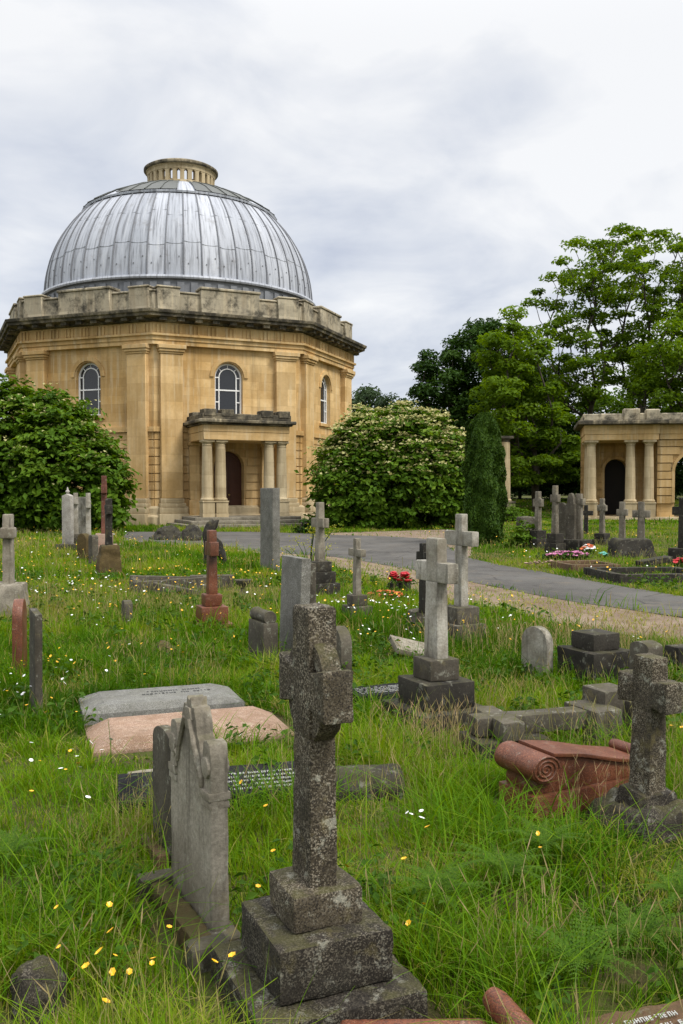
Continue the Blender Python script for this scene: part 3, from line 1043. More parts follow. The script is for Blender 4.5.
# ------------------------------------------------------------------ pavilion of the colonnade, right
def build_pavilion():
    pv = empty('stone_pavilion', (16.42, 51.2, 0.0), -12, 'low ochre stone pavilion with open columned bay and round arched wall', 'pavilion')
    I = Matrix.Identity(4)
    base = MB()
    base.box(-2.7, 12.0, -0.55, 4.2, -0.4, 0.18)
    base.build('plinth', M['bath_pale'], pv, bevel=0.03)

    def col(x, y):
        c = MB()
        T = Matrix.Translation((x, y, 0))
        c.cbox(0.68, 0.68, 0.183, 0.92, M=T)
        c.cbox(0.74, 0.74, 0.923, 1.02, M=T)
        c.lathe([(0.34, 1.02), (0.36, 1.08), (0.33, 1.14), (0.285, 1.18), (0.28, 2.2), (0.24, 4.15), (0.24, 4.22), (0.27, 4.24), (0.24, 4.28), (0.33, 4.40)], 24, T)
        c.cbox(0.74, 0.74, 4.403, 4.52, M=T)
        c.build('column', M['bath_pale'], pv, bevel=0.012, seg=1)
    for x, y in ((-2.15, 0), (0.0, 0), (1.0, 0), (-2.15, 2.45)):
        col(x, y)
    w = MB()
    # front wall, flush with the columns' backs, with round arches
    for i in range(3):
        x0 = 1.45 + i * 3.4
        panel_arch(w, x0, x0 + 3.4, 0.18, 4.55, x0 + 1.95, 1.0, 0.19, 2.75, 0.12, 0.5, I)
        z = 0.95
        while z < 4.4:
            z1 = min(z + 0.40, 4.5)
            hw = 1.16
            if z1 > 2.95:
                hw = math.sqrt(max(0.0, 1.22 ** 2 - (z - 2.75) ** 2)) if z - 2.75 < 1.22 else 0
            if hw > 0.05:
                w.box(x0, x0 + 1.95 - hw, 0.0, 0.15, z, z1)
                w.box(x0 + 1.95 + hw, x0 + 3.4, 0.0, 0.15, z, z1)
            else:
                w.box(x0, x0 + 3.4, 0.0, 0.15, z, z1)
            z += 0.46
        arch_band(w, x0 + 1.95, 1.0, 1.16, 2.75, -0.02, 0.13, I, legs=1.75)
        panel_arch(w, x0, x0 + 3.4, 0.18, 4.55, x0 + 1.95, 1.0, 0.19, 2.75, 3.4, 0.4, I)
    # wall at the back of the open bay, with a round-headed opening, and the bay's inner side wall
    panel_arch(w, -2.6, 1.45, 0.18, 4.55, -0.55, 0.66, 0.19, 2.9, 2.75, 1.2, I)
    arch_band(w, -0.55, 0.66, 0.84, 2.9, 2.64, 2.76, I, legs=2.6)
    z = 0.4
    while z < 4.3:
        hw = 0.82 if z < 2.95 else (math.sqrt(max(0.0, 0.86 ** 2 - (z - 2.9) ** 2)) if z - 2.9 < 0.86 else 0)
        if hw > 0.05:
            w.box(-2.6, -0.55 - hw, 2.68, 2.77, z, z + 0.4)
            w.box(-0.55 + hw, 1.45, 2.68, 2.77, z, z + 0.4)
        else:
            w.box(-2.6, 1.45, 2.68, 2.77, z, z + 0.4)
        z += 0.445
    w.box(-2.45, -2.2, 2.78, 3.95, 0.18, 4.5)
    w.box(1.452, 1.9, 0.63, 3.39, 0.18, 4.55)
    w.box(11.4, 11.9, 0.13, 3.9, 0.18, 4.55)
    w.build('wall', M['bath_stained'], pv)
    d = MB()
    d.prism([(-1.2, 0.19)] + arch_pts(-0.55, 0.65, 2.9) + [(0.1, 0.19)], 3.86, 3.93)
    d.build('door', M['passage_shade'], pv)  # dark sheet painting the shade inside the arch
    e = MB()
    e.box(-2.53, 1.48, -0.40, 4.0, 4.523, 4.85)
    e.box(-2.57, 1.52, -0.44, 4.02, 4.853, 5.38)
    e.box(1.55, 12.0, -0.06, 4.0, 4.553, 4.85)
    e.box(1.55, 12.0, -0.10, 4.02, 4.853, 5.38)
    e.build('entablature', M['bath_plain'], pv, bevel=0.015, seg=1)
    c = MB()
    c.box(-2.95, 1.95, -0.95, 4.3, 5.383, 5.62)
    c.box(1.953, 12.2, -0.62, 4.3, 5.38, 5.615)
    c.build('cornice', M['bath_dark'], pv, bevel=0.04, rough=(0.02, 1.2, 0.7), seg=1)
    p = MB()
    p.box(-2.65, 1.6, -0.5, 0.1, 5.62, 6.02)
    p.box(-2.65, -2.2, 0.103, 4.0, 5.62, 6.0)
    p.box(1.603, 12.1, -0.25, 0.3, 5.62, 6.02)
    p.box(-0.45, 0.45, -0.58, 0.2, 5.62, 6.28)
    p.box(0.75, 1.5, -0.58, 0.2, 5.62, 6.22)
    p.build('parapet', M['parapet'], pv, bevel=0.05, rough=(0.03, 1.2, 0.6), seg=1)


build_pavilion()


def lone_column(px, py, top, label):
    p = at(px, py, 0.0)
    e = empty('stone_column', p, 10, label, 'column', 'columns of the far colonnade')
    c = MB()
    c.cbox(0.95, 0.95, -0.3, 0.9)
    c.cbox(1.02, 1.02, 0.903, 1.02)
    c.build('pedestal', M['bath_dark'], e, bevel=0.02, seg=1)
    c = MB()
    k = top - 0.35
    c.lathe([(0.38, 1.02), (0.40, 1.08), (0.36, 1.14), (0.32, 1.18), (0.315, 2.2), (0.27, k)], 24)
    c.build('shaft', M['bath_pale'], e)
    c = MB()
    c.lathe([(0.28, k), (0.30, k + 0.04), (0.27, k + 0.08), (0.38, k + 0.2)], 24)
    c.cbox(0.80, 0.80, k + 0.203, k + 0.35)
    c.build('capital', M['bath_dark'], e, bevel=0.01, seg=1)


lone_column(505, 518, 4.95, 'weathered stone column standing just beyond the dark columnar yew, on the trees side')
lone_column(470.5, 517, 4.6, 'stone column glimpsed between the cream flowering bush and the columnar yew')


# ------------------------------------------------------------------ trees and bushes
GREEN_TREE = [(0.0, (0.035, 0.080, 0.006)), (0.5, (0.075, 0.150, 0.010)), (1.0, (0.125, 0.210, 0.018))]
M['leaf_mid'] = leafmat('leaves_mid', GREEN_TREE, 0.4)
M['leaf_light'] = leafmat('leaves_light', [(0.0, (0.06, 0.115, 0.008)), (0.5, (0.105, 0.185, 0.012)), (1.0, (0.15, 0.24, 0.022))], 0.52)
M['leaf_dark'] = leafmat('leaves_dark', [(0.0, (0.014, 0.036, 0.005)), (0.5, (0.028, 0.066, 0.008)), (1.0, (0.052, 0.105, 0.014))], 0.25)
M['leaf_bush'] = leafmat('leaves_bush', [(0.0, (0.035, 0.080, 0.005)), (0.5, (0.075, 0.150, 0.009)), (1.0, (0.135, 0.215, 0.018))], 0.3)
M['leaf_yew'] = leafmat('needles_yew', [(0.0, (0.014, 0.036, 0.004)), (0.5, (0.032, 0.070, 0.006)), (1.0, (0.062, 0.112, 0.010))], 0.15)
M['blossom'] = leafmat('blossom_cream', [(0.0, (0.36, 0.36, 0.13)), (1.0, (0.58, 0.54, 0.28))], 0.3)
M['leaf_far'] = leafmat('leaves_far', [(0.0, (0.030, 0.055, 0.022)), (1.0, (0.065, 0.10, 0.040))], 0.3)


def leaf_quads(rng, cen, nrm, size, aspect=0.55):
    """one folded diamond per leaf: cen (N,3), nrm (N,3)"""
    N = len(cen)
    nrm = nrm / (np.linalg.norm(nrm, axis=1, keepdims=True) + 1e-9)
    t = rng.normal(size=(N, 3))
    t -= nrm * np.sum(t * nrm, 1, keepdims=True)
    t /= np.linalg.norm(t, axis=1, keepdims=True) + 1e-9
    b = np.cross(nrm, t)
    s = (np.asarray(size) * rng.uniform(0.65, 1.3, N))[:, None]
    p0 = cen - t * s * 0.5
    p2 = cen + t * s * 0.5 - nrm * s * 0.12
    p1 = cen + b * s * aspect * 0.5 + nrm * s * 0.10
    p3 = cen - b * s * aspect * 0.5 + nrm * s * 0.10
    v = np.stack([p0, p1, p2, p3], 1).reshape(-1, 3)
    q = np.arange(N * 4).reshape(N, 4)
    return v, q


def in_blobs(rng, blobs, n, shell=0.0):
    """n points in the union of ellipsoids (cx,cy,cz,rx,ry,rz), weight by volume; shell pushes them to the outside"""
    w = np.array([b[3] * b[4] * b[5] for b in blobs]) ** 0.8
    k = rng.choice(len(blobs), n, p=w / w.sum())
    d = rng.normal(size=(n, 3))
    d /= np.linalg.norm(d, axis=1, keepdims=True)
    r = rng.uniform(shell ** 3, 1, n) ** (1 / 3)
    B = np.array(blobs)[k]
    return B[:, :3] + d * r[:, None] * B[:, 3:6], d


def make_tree(name, label, base, blobs, nclump, clump_r, per, leaf, mat, trunk_r, trunk_top, seed, cat='tree', group=None, shell=0.45, flat=0.6, up=0.9, lean=(0, 0), trunks=1, mind=0.75, aspect=0.55, straight=0.5):
    """blobs and trunk_top are relative to the base point"""
    rng = np.random.default_rng(seed)
    rnd = random.Random(seed)
    e = empty(name, base, 0, label, cat, group)
    pts, _ = in_blobs(rng, blobs, nclump * 4, shell)
    keep = []
    for p in pts:
        if p[2] < 0.4:
            continue
        if all(np.sum((p - q) ** 2) > (clump_r * mind) ** 2 for q in keep):
            keep.append(p)
        if len(keep) >= nclump:
            break
    nodes, par, plen = [], [], []
    heads = []
    for t in range(trunks):
        prev = -1
        ox = 0.0 if trunks == 1 else rnd.uniform(-0.5, 0.5)
        for i in range(6):
            f = i / 5
            nodes.append(np.array([ox + (lean[0] + (t - (trunks - 1) / 2) * 1.6) * f + rnd.uniform(-.08, .08) * trunk_r * 4, lean[1] * f + rnd.uniform(-.05, .05), -0.3 + (trunk_top + 0.3) * f]))
            par.append(prev)
            plen.append(0.0)
            prev = len(nodes) - 1
            if i < 2:
                heads.append(prev)
    top = np.array([lean[0], lean[1], trunk_top])
    keep.sort(key=lambda p: np.linalg.norm(p - top))
    for p in keep:
        A = np.array(nodes)
        d = np.linalg.norm(A - p, axis=1) + 1.2 * np.maximum(0, A[:, 2] - p[2] + 0.2) + straight * np.array(plen)
        d[heads] += 50
        j = int(np.argmin(d))
        q = nodes[j]
        L = np.linalg.norm(p - q)
        steps = max(1, int(L / (clump_r * 0.8)))
        prev = j
        for s in range(1, steps + 1):
            f = s / steps
            jit = rng.normal(size=3) * clump_r * 0.10 * (s < steps)
            sag = np.array([0, 0, 0.12 * L * math.sin(math.pi * f) * (1 if p[2] > q[2] else -0.3)])
            nodes.append(q + (p - q) * f + jit + sag * 0.6)
            par.append(prev)
            plen.append(plen[prev] + L / steps)
            prev = len(nodes) - 1
    cnt = np.ones(len(nodes))
    for i in range(len(nodes) - 1, 0, -1):
        if par[i] >= 0:
            cnt[par[i]] += cnt[i]
    rad = trunk_r * (cnt / cnt.max()) ** 0.46
    rad = np.maximum(rad, 0.018 * leaf / 0.3)
    mb = MB()
    child_main = {}
    for i in range(len(nodes)):
        if par[i] >= 0:
            m_ = child_main.get(par[i])
            if m_ is None or cnt[i] > cnt[m_]:
                child_main[par[i]] = i
    started = set()
    for i in range(len(nodes)):
        if par[i] < 0 or child_main.get(par[i]) != i:
            ch = [i] if par[i] < 0 else [par[i], i]
            rr = [rad[i]] if par[i] < 0 else [min(rad[par[i]], rad[i] * 1.3), rad[i]]
            k = i
            while k in child_main:
                k = child_main[k]
                ch.append(k)
                rr.append(rad[k])
            if len(ch) > 1:
                mb.tube([nodes[c] for c in ch], rr, 6 if rr[0] > 0.08 else 4)
    mb.build('trunk', M['bark'], e, smooth_a=180)
    # leaves
    K = np.array(keep)
    C = len(K)
    n = C * per
    idx = np.repeat(np.arange(C), per)
    crad = clump_r * rng.uniform(0.65, 1.25, C)
    off = rng.normal(size=(n, 3))
    off /= np.linalg.norm(off, axis=1, keepdims=True)
    off *= rng.uniform(0, 1, (n, 1)) ** 0.45
    off[:, 2] = off[:, 2] * flat
    cen = K[idx] + off * crad[idx][:, None]
    nrm = np.stack([off[:, 0], off[:, 1], np.abs(off[:, 2]) + up], 1) + rng.normal(size=(n, 3)) * 0.45
    v, q = leaf_quads(rng, cen, nrm, leaf, aspect)
    tint = np.clip(rng.normal(0.5, 0.16, n) + rng.normal(0, 0.15, C)[idx], 0, 1)
    np_mesh('crown', mat, v, quads=q, tint_q=tint, parent=e, smooth_=False)
    return e


def rel(px, py, Y):
    """the point at depth Y that stands at this place"""
    t = Y / (math.cos(PITCH))
    a, b = (px - CX) / F, (CY - py) / F
    dy = math.cos(PITCH) + b * math.sin(PITCH)
    dz = -math.sin(PITCH) + b * math.cos(PITCH)
    k = Y / dy
    return a * k, EYE + dz * k


def blob(px0, px1, py0, py1, Y, ry, base):
    xa, za = rel(px0, (py0 + py1) / 2, Y)
    xb, _ = rel(px1, (py0 + py1) / 2, Y)
    _, z1 = rel((px0 + px1) / 2, py0, Y)
    _, z0 = rel((px0 + px1) / 2, py1, Y)
    return ((xa + xb) / 2 - base[0], Y - base[1], (z0 + z1) / 2 - base[2], (xb - xa) / 2, ry, (z1 - z0) / 2)


def base_at(px, Y):
    return (rel(px, 500, Y)[0], Y, float(gz(0, np.array(Y))))


# tall airy tree behind the pavilion
b = base_at(628, 66)
make_tree('deciduous_tree', 'tall airy tree with visible limbs rising behind the low pavilion', b,
          [blob(560, 690, 226, 330, 66, 4.5, b), blob(532, 600, 258, 350, 66, 3.5, b), blob(640, 760, 232, 350, 67, 5, b), blob(530, 600, 318, 395, 65, 3, b), blob(590, 690, 300, 390, 67, 4, b), blob(690, 790, 260, 400, 66, 5, b), blob(572, 640, 224, 262, 66, 3, b), blob(545, 612, 335, 412, 66, 3, b), blob(590, 680, 330, 400, 69, 3, b)],
          330, 0.95, 100, 0.33, M['leaf_light'], 0.30, 3.2, 11, shell=0.3, trunks=3, mind=1.05, flat=0.42, straight=0.62)
b = base_at(690, 60)
make_tree('deciduous_tree', 'bright yellow-green tree standing close behind the round arched wall of the pavilion', b,
          [blob(645, 720, 300, 420, 60, 3.5, b), blob(690, 790, 280, 430, 60, 4, b), blob(635, 690, 345, 440, 60, 3, b)],
          90, 1.1, 190, 0.30, M['leaf_light'], 0.28, 3.5, 12, shell=0.4)
b = base_at(536, 62)
make_tree('deciduous_tree', 'fresh green spreading tree in front of the dark dense tree', b,
          [blob(478, 545, 322, 390, 61, 2.8, b), blob(474, 530, 360, 440, 60, 2.6, b), blob(505, 565, 375, 455, 62, 2.6, b), blob(540, 584, 412, 482, 62, 1.8, b), blob(495, 532, 313, 345, 61, 1.6, b), blob(500, 560, 440, 492, 61, 2.0, b)],
          105, 1.05, 210, 0.33, M['leaf_light'], 0.26, 3.0, 13, shell=0.55, mind=1.0, flat=0.5)
b = base_at(468, 68)
make_tree('dense_tree', 'dense dark green tree with solid rounded crown behind the yew', b,
          [blob(414, 475, 345, 440, 68, 3.5, b), blob(440, 520, 322, 420, 69, 4, b), blob(415, 500, 380, 480, 68, 4, b), blob(470, 500, 318, 350, 68, 2, b), blob(500, 570, 360, 470, 72, 4, b)],
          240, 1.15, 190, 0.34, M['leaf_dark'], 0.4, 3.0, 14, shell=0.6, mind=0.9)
b = base_at(378, 98)
make_tree('distant_tree', 'hazy grey-green tree far off between the chapel and the dark dense tree', b,
          [blob(346, 412, 386, 470, 98, 5, b), blob(352, 385, 383, 430, 98, 4, b), blob(385, 425, 395, 470, 99, 4, b)],
          80, 1.5, 130, 0.45, M['leaf_far'], 0.4, 4.0, 15, shell=0.5)
b = base_at(622, 76)
make_tree('dense_tree', 'dark green tree filling the skyline low behind the pavilion roof', b,
          [blob(568, 640, 388, 480, 76, 3, b), blob(610, 700, 372, 470, 77, 3, b), blob(560, 610, 400, 490, 75, 2.4, b)],
          110, 1.1, 170, 0.34, M['leaf_mid'], 0.25, 2.0, 16, shell=0.4)
# dark undergrowth trees under the wood edge
for i, (px, Y, lab) in enumerate(((552, 76, 'dark shady understorey tree filling the gap left of the pavilion'), (600, 80, 'dark understorey tree seen through the open bay of the pavilion'),
                                  (520, 80, 'dark understorey tree behind the weathered stone column'), (660, 78, 'leafy understorey tree showing through the round arch of the pavilion'),
                                  (440, 84, 'dark understorey tree behind the cream flowering bush'))):
    b = base_at(px, Y)
    make_tree('understorey_tree', lab, b, [(0, 0, 3.2, 3.4, 3, 3.4), (-2.2, 0.5, 2.4, 2.2, 2, 2.6), (2.3, 0, 2.6, 2.2, 2, 2.8)],
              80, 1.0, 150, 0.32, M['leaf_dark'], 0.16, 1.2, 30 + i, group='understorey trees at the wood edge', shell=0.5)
for i, (X_, Y, s, lab) in enumerate(((-30, 60, 1.0, 'broad green tree well beyond the chapel, past the big bush'), (-40, 78, 1.2, 'broad green tree farthest off behind the chapel'), (36, 74, 1.1, 'broad green tree beyond the far end of the pavilion'))):
    b = (X_, Y, float(gz(0, np.array(Y))))
    if i == 2:
        make_tree('broad_tree', lab, b, [(0, 0, 7 * s, 5 * s, 5 * s, 5 * s), (-3 * s, 0, 6 * s, 3.5 * s, 3 * s, 3.5 * s)], 70, 1.5, 110, 0.45, M['leaf_mid'], 0.4, 4, 50 + i, shell=0.5)


def make_bush(name, label, base, blobs, n_clump, per, clump_r, leaf, mat, seed, blossom=None, layered=True, cat='bush'):
    rng = np.random.default_rng(seed)
    rnd = random.Random(seed)
    e = empty(name, base, 0, label, cat)
    P, D = in_blobs(rng, blobs, n_clump * 6, 0.80)
    B = np.array(blobs)
    # only the outside of the union, above the ground
    ins = np.zeros(len(P), int)
    for b_ in B:
        ins += (np.sum(((P - b_[:3]) / (b_[3:6] * 0.80)) ** 2, 1) < 1)
    ok = (ins == 0) & (P[:, 2] > 0.12)
    P, D = P[ok][:n_clump], D[ok][:n_clump]
    hole = np.sin(P[:, 0] * 2.3 + seed) * np.sin(P[:, 1] * 2.9 + 1) * np.sin(P[:, 2] * 2.6 + seed * 2)
    P, D = P[hole < 0.42], D[hole < 0.42]
    P = P + D * np.clip(rng.normal(0.0, 0.16, (len(P), 1)), -0.3, 0.45)
    Pi, Di = in_blobs(rng, blobs, n_clump // 2, 0.45)
    okk = Pi[:, 2] > 0.1
    P = np.concatenate([P, Pi[okk]])
    D = np.concatenate([D, Di[okk]])
    C = len(P)
    idx = np.repeat(np.arange(C), per)
    n = len(idx)
    cr = clump_r * rng.uniform(0.6, 1.3, C)
    off = rng.normal(size=(n, 3)) * 0.5
    off[:, 2] *= 0.34 if layered else 0.8
    cen = P[idx] + off * cr[idx][:, None]
    droop = np.sum(off[:, :2] * D[idx][:, :2], 1)
    cen[:, 2] -= np.abs(droop) * cr[idx] * 0.25
    nrm = D[idx] * 0.55 + np.array([0, 0, 0.75]) + rng.normal(size=(n, 3)) * 0.38
    keep = cen[:, 2] > 0.03
    v, q = leaf_quads(rng, cen[keep], nrm[keep], leaf, 0.62)
    tint = np.clip(rng.normal(0.5, 0.16, n) + rng.normal(0, 0.16, C)[idx], 0, 1)[keep]
    np_mesh('foliage', mat, v, quads=q, tint_q=tint, parent=e, smooth_=False)
    mb = MB()
    for i in range(14):
        p = P[rng.integers(C)]
        a = np.array([rnd.uniform(-.4, .4), rnd.uniform(-.3, .3), -0.2])
        mid = (a + p) / 2 + np.array([0, 0, 0.3])
        mb.tube([a, mid * 0.6 + a * 0.4, mid, p * 0.9 + mid * 0.1], [0.07, 0.055, 0.035, 0.012], 5)
    mb.build('stems', M['bark'], e, smooth_a=180)
    if blossom:
        zmin, frac, nb, size = blossom
        zt = max(b_[2] + b_[5] for b_ in B)
        wgt = np.clip((P[:, 2] / zt - zmin) / (1 - zmin), 0, 1) * (D[:, 2] > -0.2)
        wgt = wgt * (rng.uniform(size=C) < frac)
        sel = np.where(wgt > 0.02)[0]
        cs, ns = [], []
        for s in sel:
            k = rng.poisson(nb * (0.35 + wgt[s]))
            o = rng.normal(size=(k, 3)) * 0.5
            o[:, 2] = np.abs(o[:, 2]) * 0.2 + 0.10
            cs.append(P[s] + D[s] * 0.10 + o * clump_r)
            ns.append(np.tile([0, 0, 1.0], (k, 1)) + rng.normal(size=(k, 3)) * 0.4)
        cs, ns = np.concatenate(cs), np.concatenate(ns)
        v, q = leaf_quads(rng, cs, ns, size, 0.9)
        np_mesh('blossom', M['blossom'], v, quads=q, tint_q=rng.uniform(0, 1, len(q)), parent=e, smooth_=False)
    return e


b = tuple(at(392, 530, 0)); b = (b[0], b[1] + 2.6, 0)
YB = b[1]
make_bush('flowering_bush', 'wide rounded green bush dusted with cream blossom across its top', b,
          [blob(318, 420, 425, 545, YB, 2.4, b), blob(360, 466, 412, 545, YB, 2.6, b), blob(335, 440, 408, 480, YB, 2.0, b), blob(315, 360, 440, 540, YB - .3, 1.8, b), blob(430, 470, 430, 540, YB, 1.8, b)],
          900, 30, 0.46, 0.24, M['leaf_bush'], 21, blossom=(0.40, 0.95, 16, 0.15))
b = tuple(at(55, 534, 0)); b = (b[0], b[1] + 2.2, 0)
YB = b[1]
make_bush('leafy_bush', 'large layered green bush beside the chapel wall, sparsely flecked with cream blossom', b,
          [blob(-60, 70, 384, 550, YB, 2.8, b), blob(0, 106, 400, 545, YB - .3, 2.4, b), blob(40, 124, 430, 540, YB - .4, 2.0, b), blob(-90, 40, 395, 550, YB, 2.6, b), blob(20, 80, 388, 440, YB, 1.4, b), blob(60, 126, 462, 535, YB - .4, 1.5, b)],
          1100, 30, 0.52, 0.27, M['leaf_bush'], 22, blossom=(0.20, 0.40, 5, 0.12))


def make_yew():
    rng = np.random.default_rng(5)
    b = tuple(at(487, 546, 0)); b = (b[0], b[1] + 0.6, 0)
    e = empty('columnar_yew', b, 0, 'narrow upright dark green yew beside the bend of the road', 'tree')
    H, n = 4.05, 46000
    z = rng.uniform(0.0, 1.0, n) ** 0.92
    prof = np.interp(z, [0, 0.08, 0.3, 0.6, 0.8, 0.92, 1.0], [0.50, 0.59, 0.64, 0.62, 0.55, 0.42, 0.16])
    ph = rng.uniform(0, 2 * math.pi, n)
    lump = 1 + 0.07 * np.sin(z * 23 + ph * 2) + 0.12 * np.sin(ph * 5 + z * 6) + 0.07 * np.sin(ph * 9 - z * 17) + 0.05 * np.sin(z * 40 + ph * 3)
    r = 0.93 * prof * lump * (1 - 0.32 * rng.uniform(0, 1, n) ** 2.2)
    cen = np.stack([r * np.cos(ph), r * np.sin(ph), z * H], 1)
    out = np.stack([np.cos(ph), np.sin(ph), np.full(n, 0.25)], 1)
    nrm = out + rng.normal(size=(n, 3)) * 0.55
    N = n
    nrm /= np.linalg.norm(nrm, axis=1, keepdims=True)
    t = np.stack([0.45 * np.cos(ph), 0.45 * np.sin(ph), np.ones(n)], 1) + rng.normal(size=(n, 3)) * 0.3
    t -= nrm * np.sum(t * nrm, 1, keepdims=True)
    t /= np.linalg.norm(t, axis=1, keepdims=True)
    bb = np.cross(nrm, t)
    s = rng.uniform(0.07, 0.13, n)[:, None]
    v = np.stack([cen - t * s * .5, cen + bb * s * .2, cen + t * s * .6, cen - bb * s * .2], 1).reshape(-1, 3)
    np_mesh('foliage', M['leaf_yew'], v, quads=np.arange(N * 4).reshape(N, 4), tint_q=np.clip(rng.normal(.5, .22, n), 0, 1), parent=e, smooth_=False)
    mb = MB()
    mb.tube([(0, 0, -0.2), (0.02, 0, 1.2), (0, 0, 3.4)], [0.22, 0.16, 0.04], 8)
    mb.build('trunk', M['bark'], e)
    foot(b[0], b[1], 0.9, 0.9, 0)


make_yew()


def far_wood():
    """the wood that closes the horizon all round, far off"""
    rng = np.random.default_rng(77)
    n = 26000
    a = rng.uniform(R(-75), R(75), n)
    d = rng.uniform(120, 150, n)
    hgt = 9 + 2.5 * np.sin(a * 23) + 1.8 * np.sin(a * 51 + 1)
    # lower where the photograph shows open sky
    az = a
    hgt = np.where((az > R(-2)) & (az < R(6)), np.minimum(hgt, 9), hgt)
    z = gz(0, d) + rng.uniform(0, 1, n) ** 0.8 * hgt
    cen = np.stack([d * np.sin(a), d * np.cos(a), z], 1)
    nrm = np.stack([-np.sin(a), -np.cos(a), np.full(n, 0.8)], 1) + rng.normal(size=(n, 3)) * 0.6
    v, q = leaf_quads(rng, cen, nrm, 1.5, 0.7)
    o = np_mesh('far_wood', M['leaf_far'], v, quads=q, tint_q=np.clip(rng.normal(.45, .2, n), 0, 1), smooth_=False)
    tag(o, kind='stuff')


far_wood()
# low plants along the foot of the chapel and the bank
for i, (px, py, w, h, lab) in enumerate(((305, 533, 0.4, 0.3, 'small dark weedy tuft at the right end of the chapel steps'),
                                         (527, 548, 0.5, 0.5, 'brownish low shrub between the columnar yew and the old crosses'), (512, 522, 1.0, 0.8, 'bronze leaved low shrub beyond the yew at the foot of the bank'))):
    b = tuple(at(px, py, 0))
    make_bush('low_shrub', lab, b, [(0, 0, h * 0.45, w, w * 0.7, h * 0.6), (w * .4, 0, h * .35, w * .6, w * .5, h * .45)], 60, 24, 0.22, 0.13, M['leaf_dark'] if i < 1 else M['leaf_bush'], 62 + i, cat='shrub')


# ------------------------------------------------------------------ monuments
ROW = -66.0
I4 = Matrix.Identity(4)
_seed = [0]


def spot(px, py, zv=0.10, dy=0.0):
    p = at(px, py, zv)
    k = (p.y + dy) / p.y
    return (p.x * k, p.y + dy, float(gz(0, np.array(p.y + dy))))


def nseed():
    _seed[0] += 1
    return _seed[0]


def steps_on(e, steps, rz, bevel=0.014, rough=(0.006, 6, 0.09)):
    """steps: (side x, side y, z0, z1, material)"""
    big = 0
    for sx, sy, z0, z1, m in steps:
        b = MB().cbox(sx, sy, z0 if z0 > 0 else -0.12, z1)
        b.build('step', m, e, bevel=bevel, rough=rough, seed=nseed())
        big = max(big, sx, sy)
        bx, by = sx, sy
    foot(e.location.x, e.location.y, big * 0.92, big * 0.92, rz)


def cross(px, py, top, zs, W, T, L, za, ha, mat, steps, label, rot=ROW, dy=0.15, lean=(0, 0), taper=0.88, group=None, bevel=0.012, rough=(0.003, 7, 0.08), ring=None, zv=0.10, ends=0.0, chamf=None, cat='grave cross', dx=0.0):
    p = spot(px, py, zv, dy)
    e = empty('grave_cross', p, rot, label, cat, group, lean)
    b = MB()
    b.box(-W / 2, W / 2, -T / 2, T / 2, zs, za - ha / 2 + 0.004, taper=taper)
    w2, t2 = W * taper, T * taper
    b.cbox(w2 * 1.0, t2, za - ha / 2 + 0.002, top, taper=0.96)
    for s in (-1, 1):
        b.prism([(s * w2 * 0.42, za - ha / 2), (s * L / 2, za - ha / 2 - ends), (s * L / 2, za + ha / 2 + ends), (s * w2 * 0.42, za + ha / 2)], -t2 * 0.53, t2 * 0.53)
    if ring:
        r0, r1, th = ring
        b.ring([(r0, -th / 2), (r1, -th / 2), (r1, th / 2), (r0, th / 2)], 36, M=Matrix.Translation((0, 0, za)) @ Matrix.Rotation(R(90), 4, 'X'))
    b.build('cross', mat, e, bevel=bevel, rough=rough, seed=nseed())
    if steps:
        steps_on(e, steps, rot)
    return e


def arch_outline(w, h, kind, n=10):
    if kind == 'round':
        return [(-w / 2, 0)] + [(-w / 2 * math.cos(math.pi * i / n), h - w / 2 + w / 2 * math.sin(math.pi * i / n)) for i in range(n + 1)] + [(w / 2, 0)]
    if kind == 'low':
        r = 0.22 * w
        return [(-w / 2, 0)] + [(-w / 2 * math.cos(math.pi * i / n), h - r + r * math.sin(math.pi * i / n)) for i in range(n + 1)] + [(w / 2, 0)]
    if kind == 'point':
        return [(-w / 2, 0), (-w / 2, h * 0.72), (-w * 0.36, h * 0.86), (-w * .18, h * .95), (0, h), (w * .18, h * .95), (w * 0.36, h * 0.86), (w / 2, h * 0.72), (w / 2, 0)]
    if kind == 'should':
        k = [(-w / 2, 0), (-w / 2, h * .82), (-w * .36, h * .82), (-w * .34, h * .88)]
        k += [(-w * .34 * math.cos(math.pi * i / n), h * .88 + h * .12 * math.sin(math.pi * i / n)) for i in range(1, n)]
        return k + [(w * .34, h * .88), (w * .36, h * .82), (w / 2, h * .82), (w / 2, 0)]
    return [(-w / 2, 0), (-w / 2, h), (w / 2, h), (w / 2, 0)]


def slab(px, py, w, t, h, kind, mat, label, rot=ROW, dy=0.1, lean=(0, 0), bevel=0.008, rough=(0.003, 7, 0.08), base=None, group=None, name='headstone', zv=0.10, cat='headstone'):
    p = spot(px, py, zv, dy)
    e = empty(name, p, rot, label, cat, group, lean)
    o = [(x, z if z > 0 else -0.15) for x, z in arch_outline(w, h, kind)]
    MB().prism(o, -t / 2, t / 2).build('slab', mat, e, bevel=bevel, rough=rough, seed=nseed())
    foot(p[0], p[1], w * 0.95, t, rot)
    if base:
        steps_on(e, base, rot)
    return e


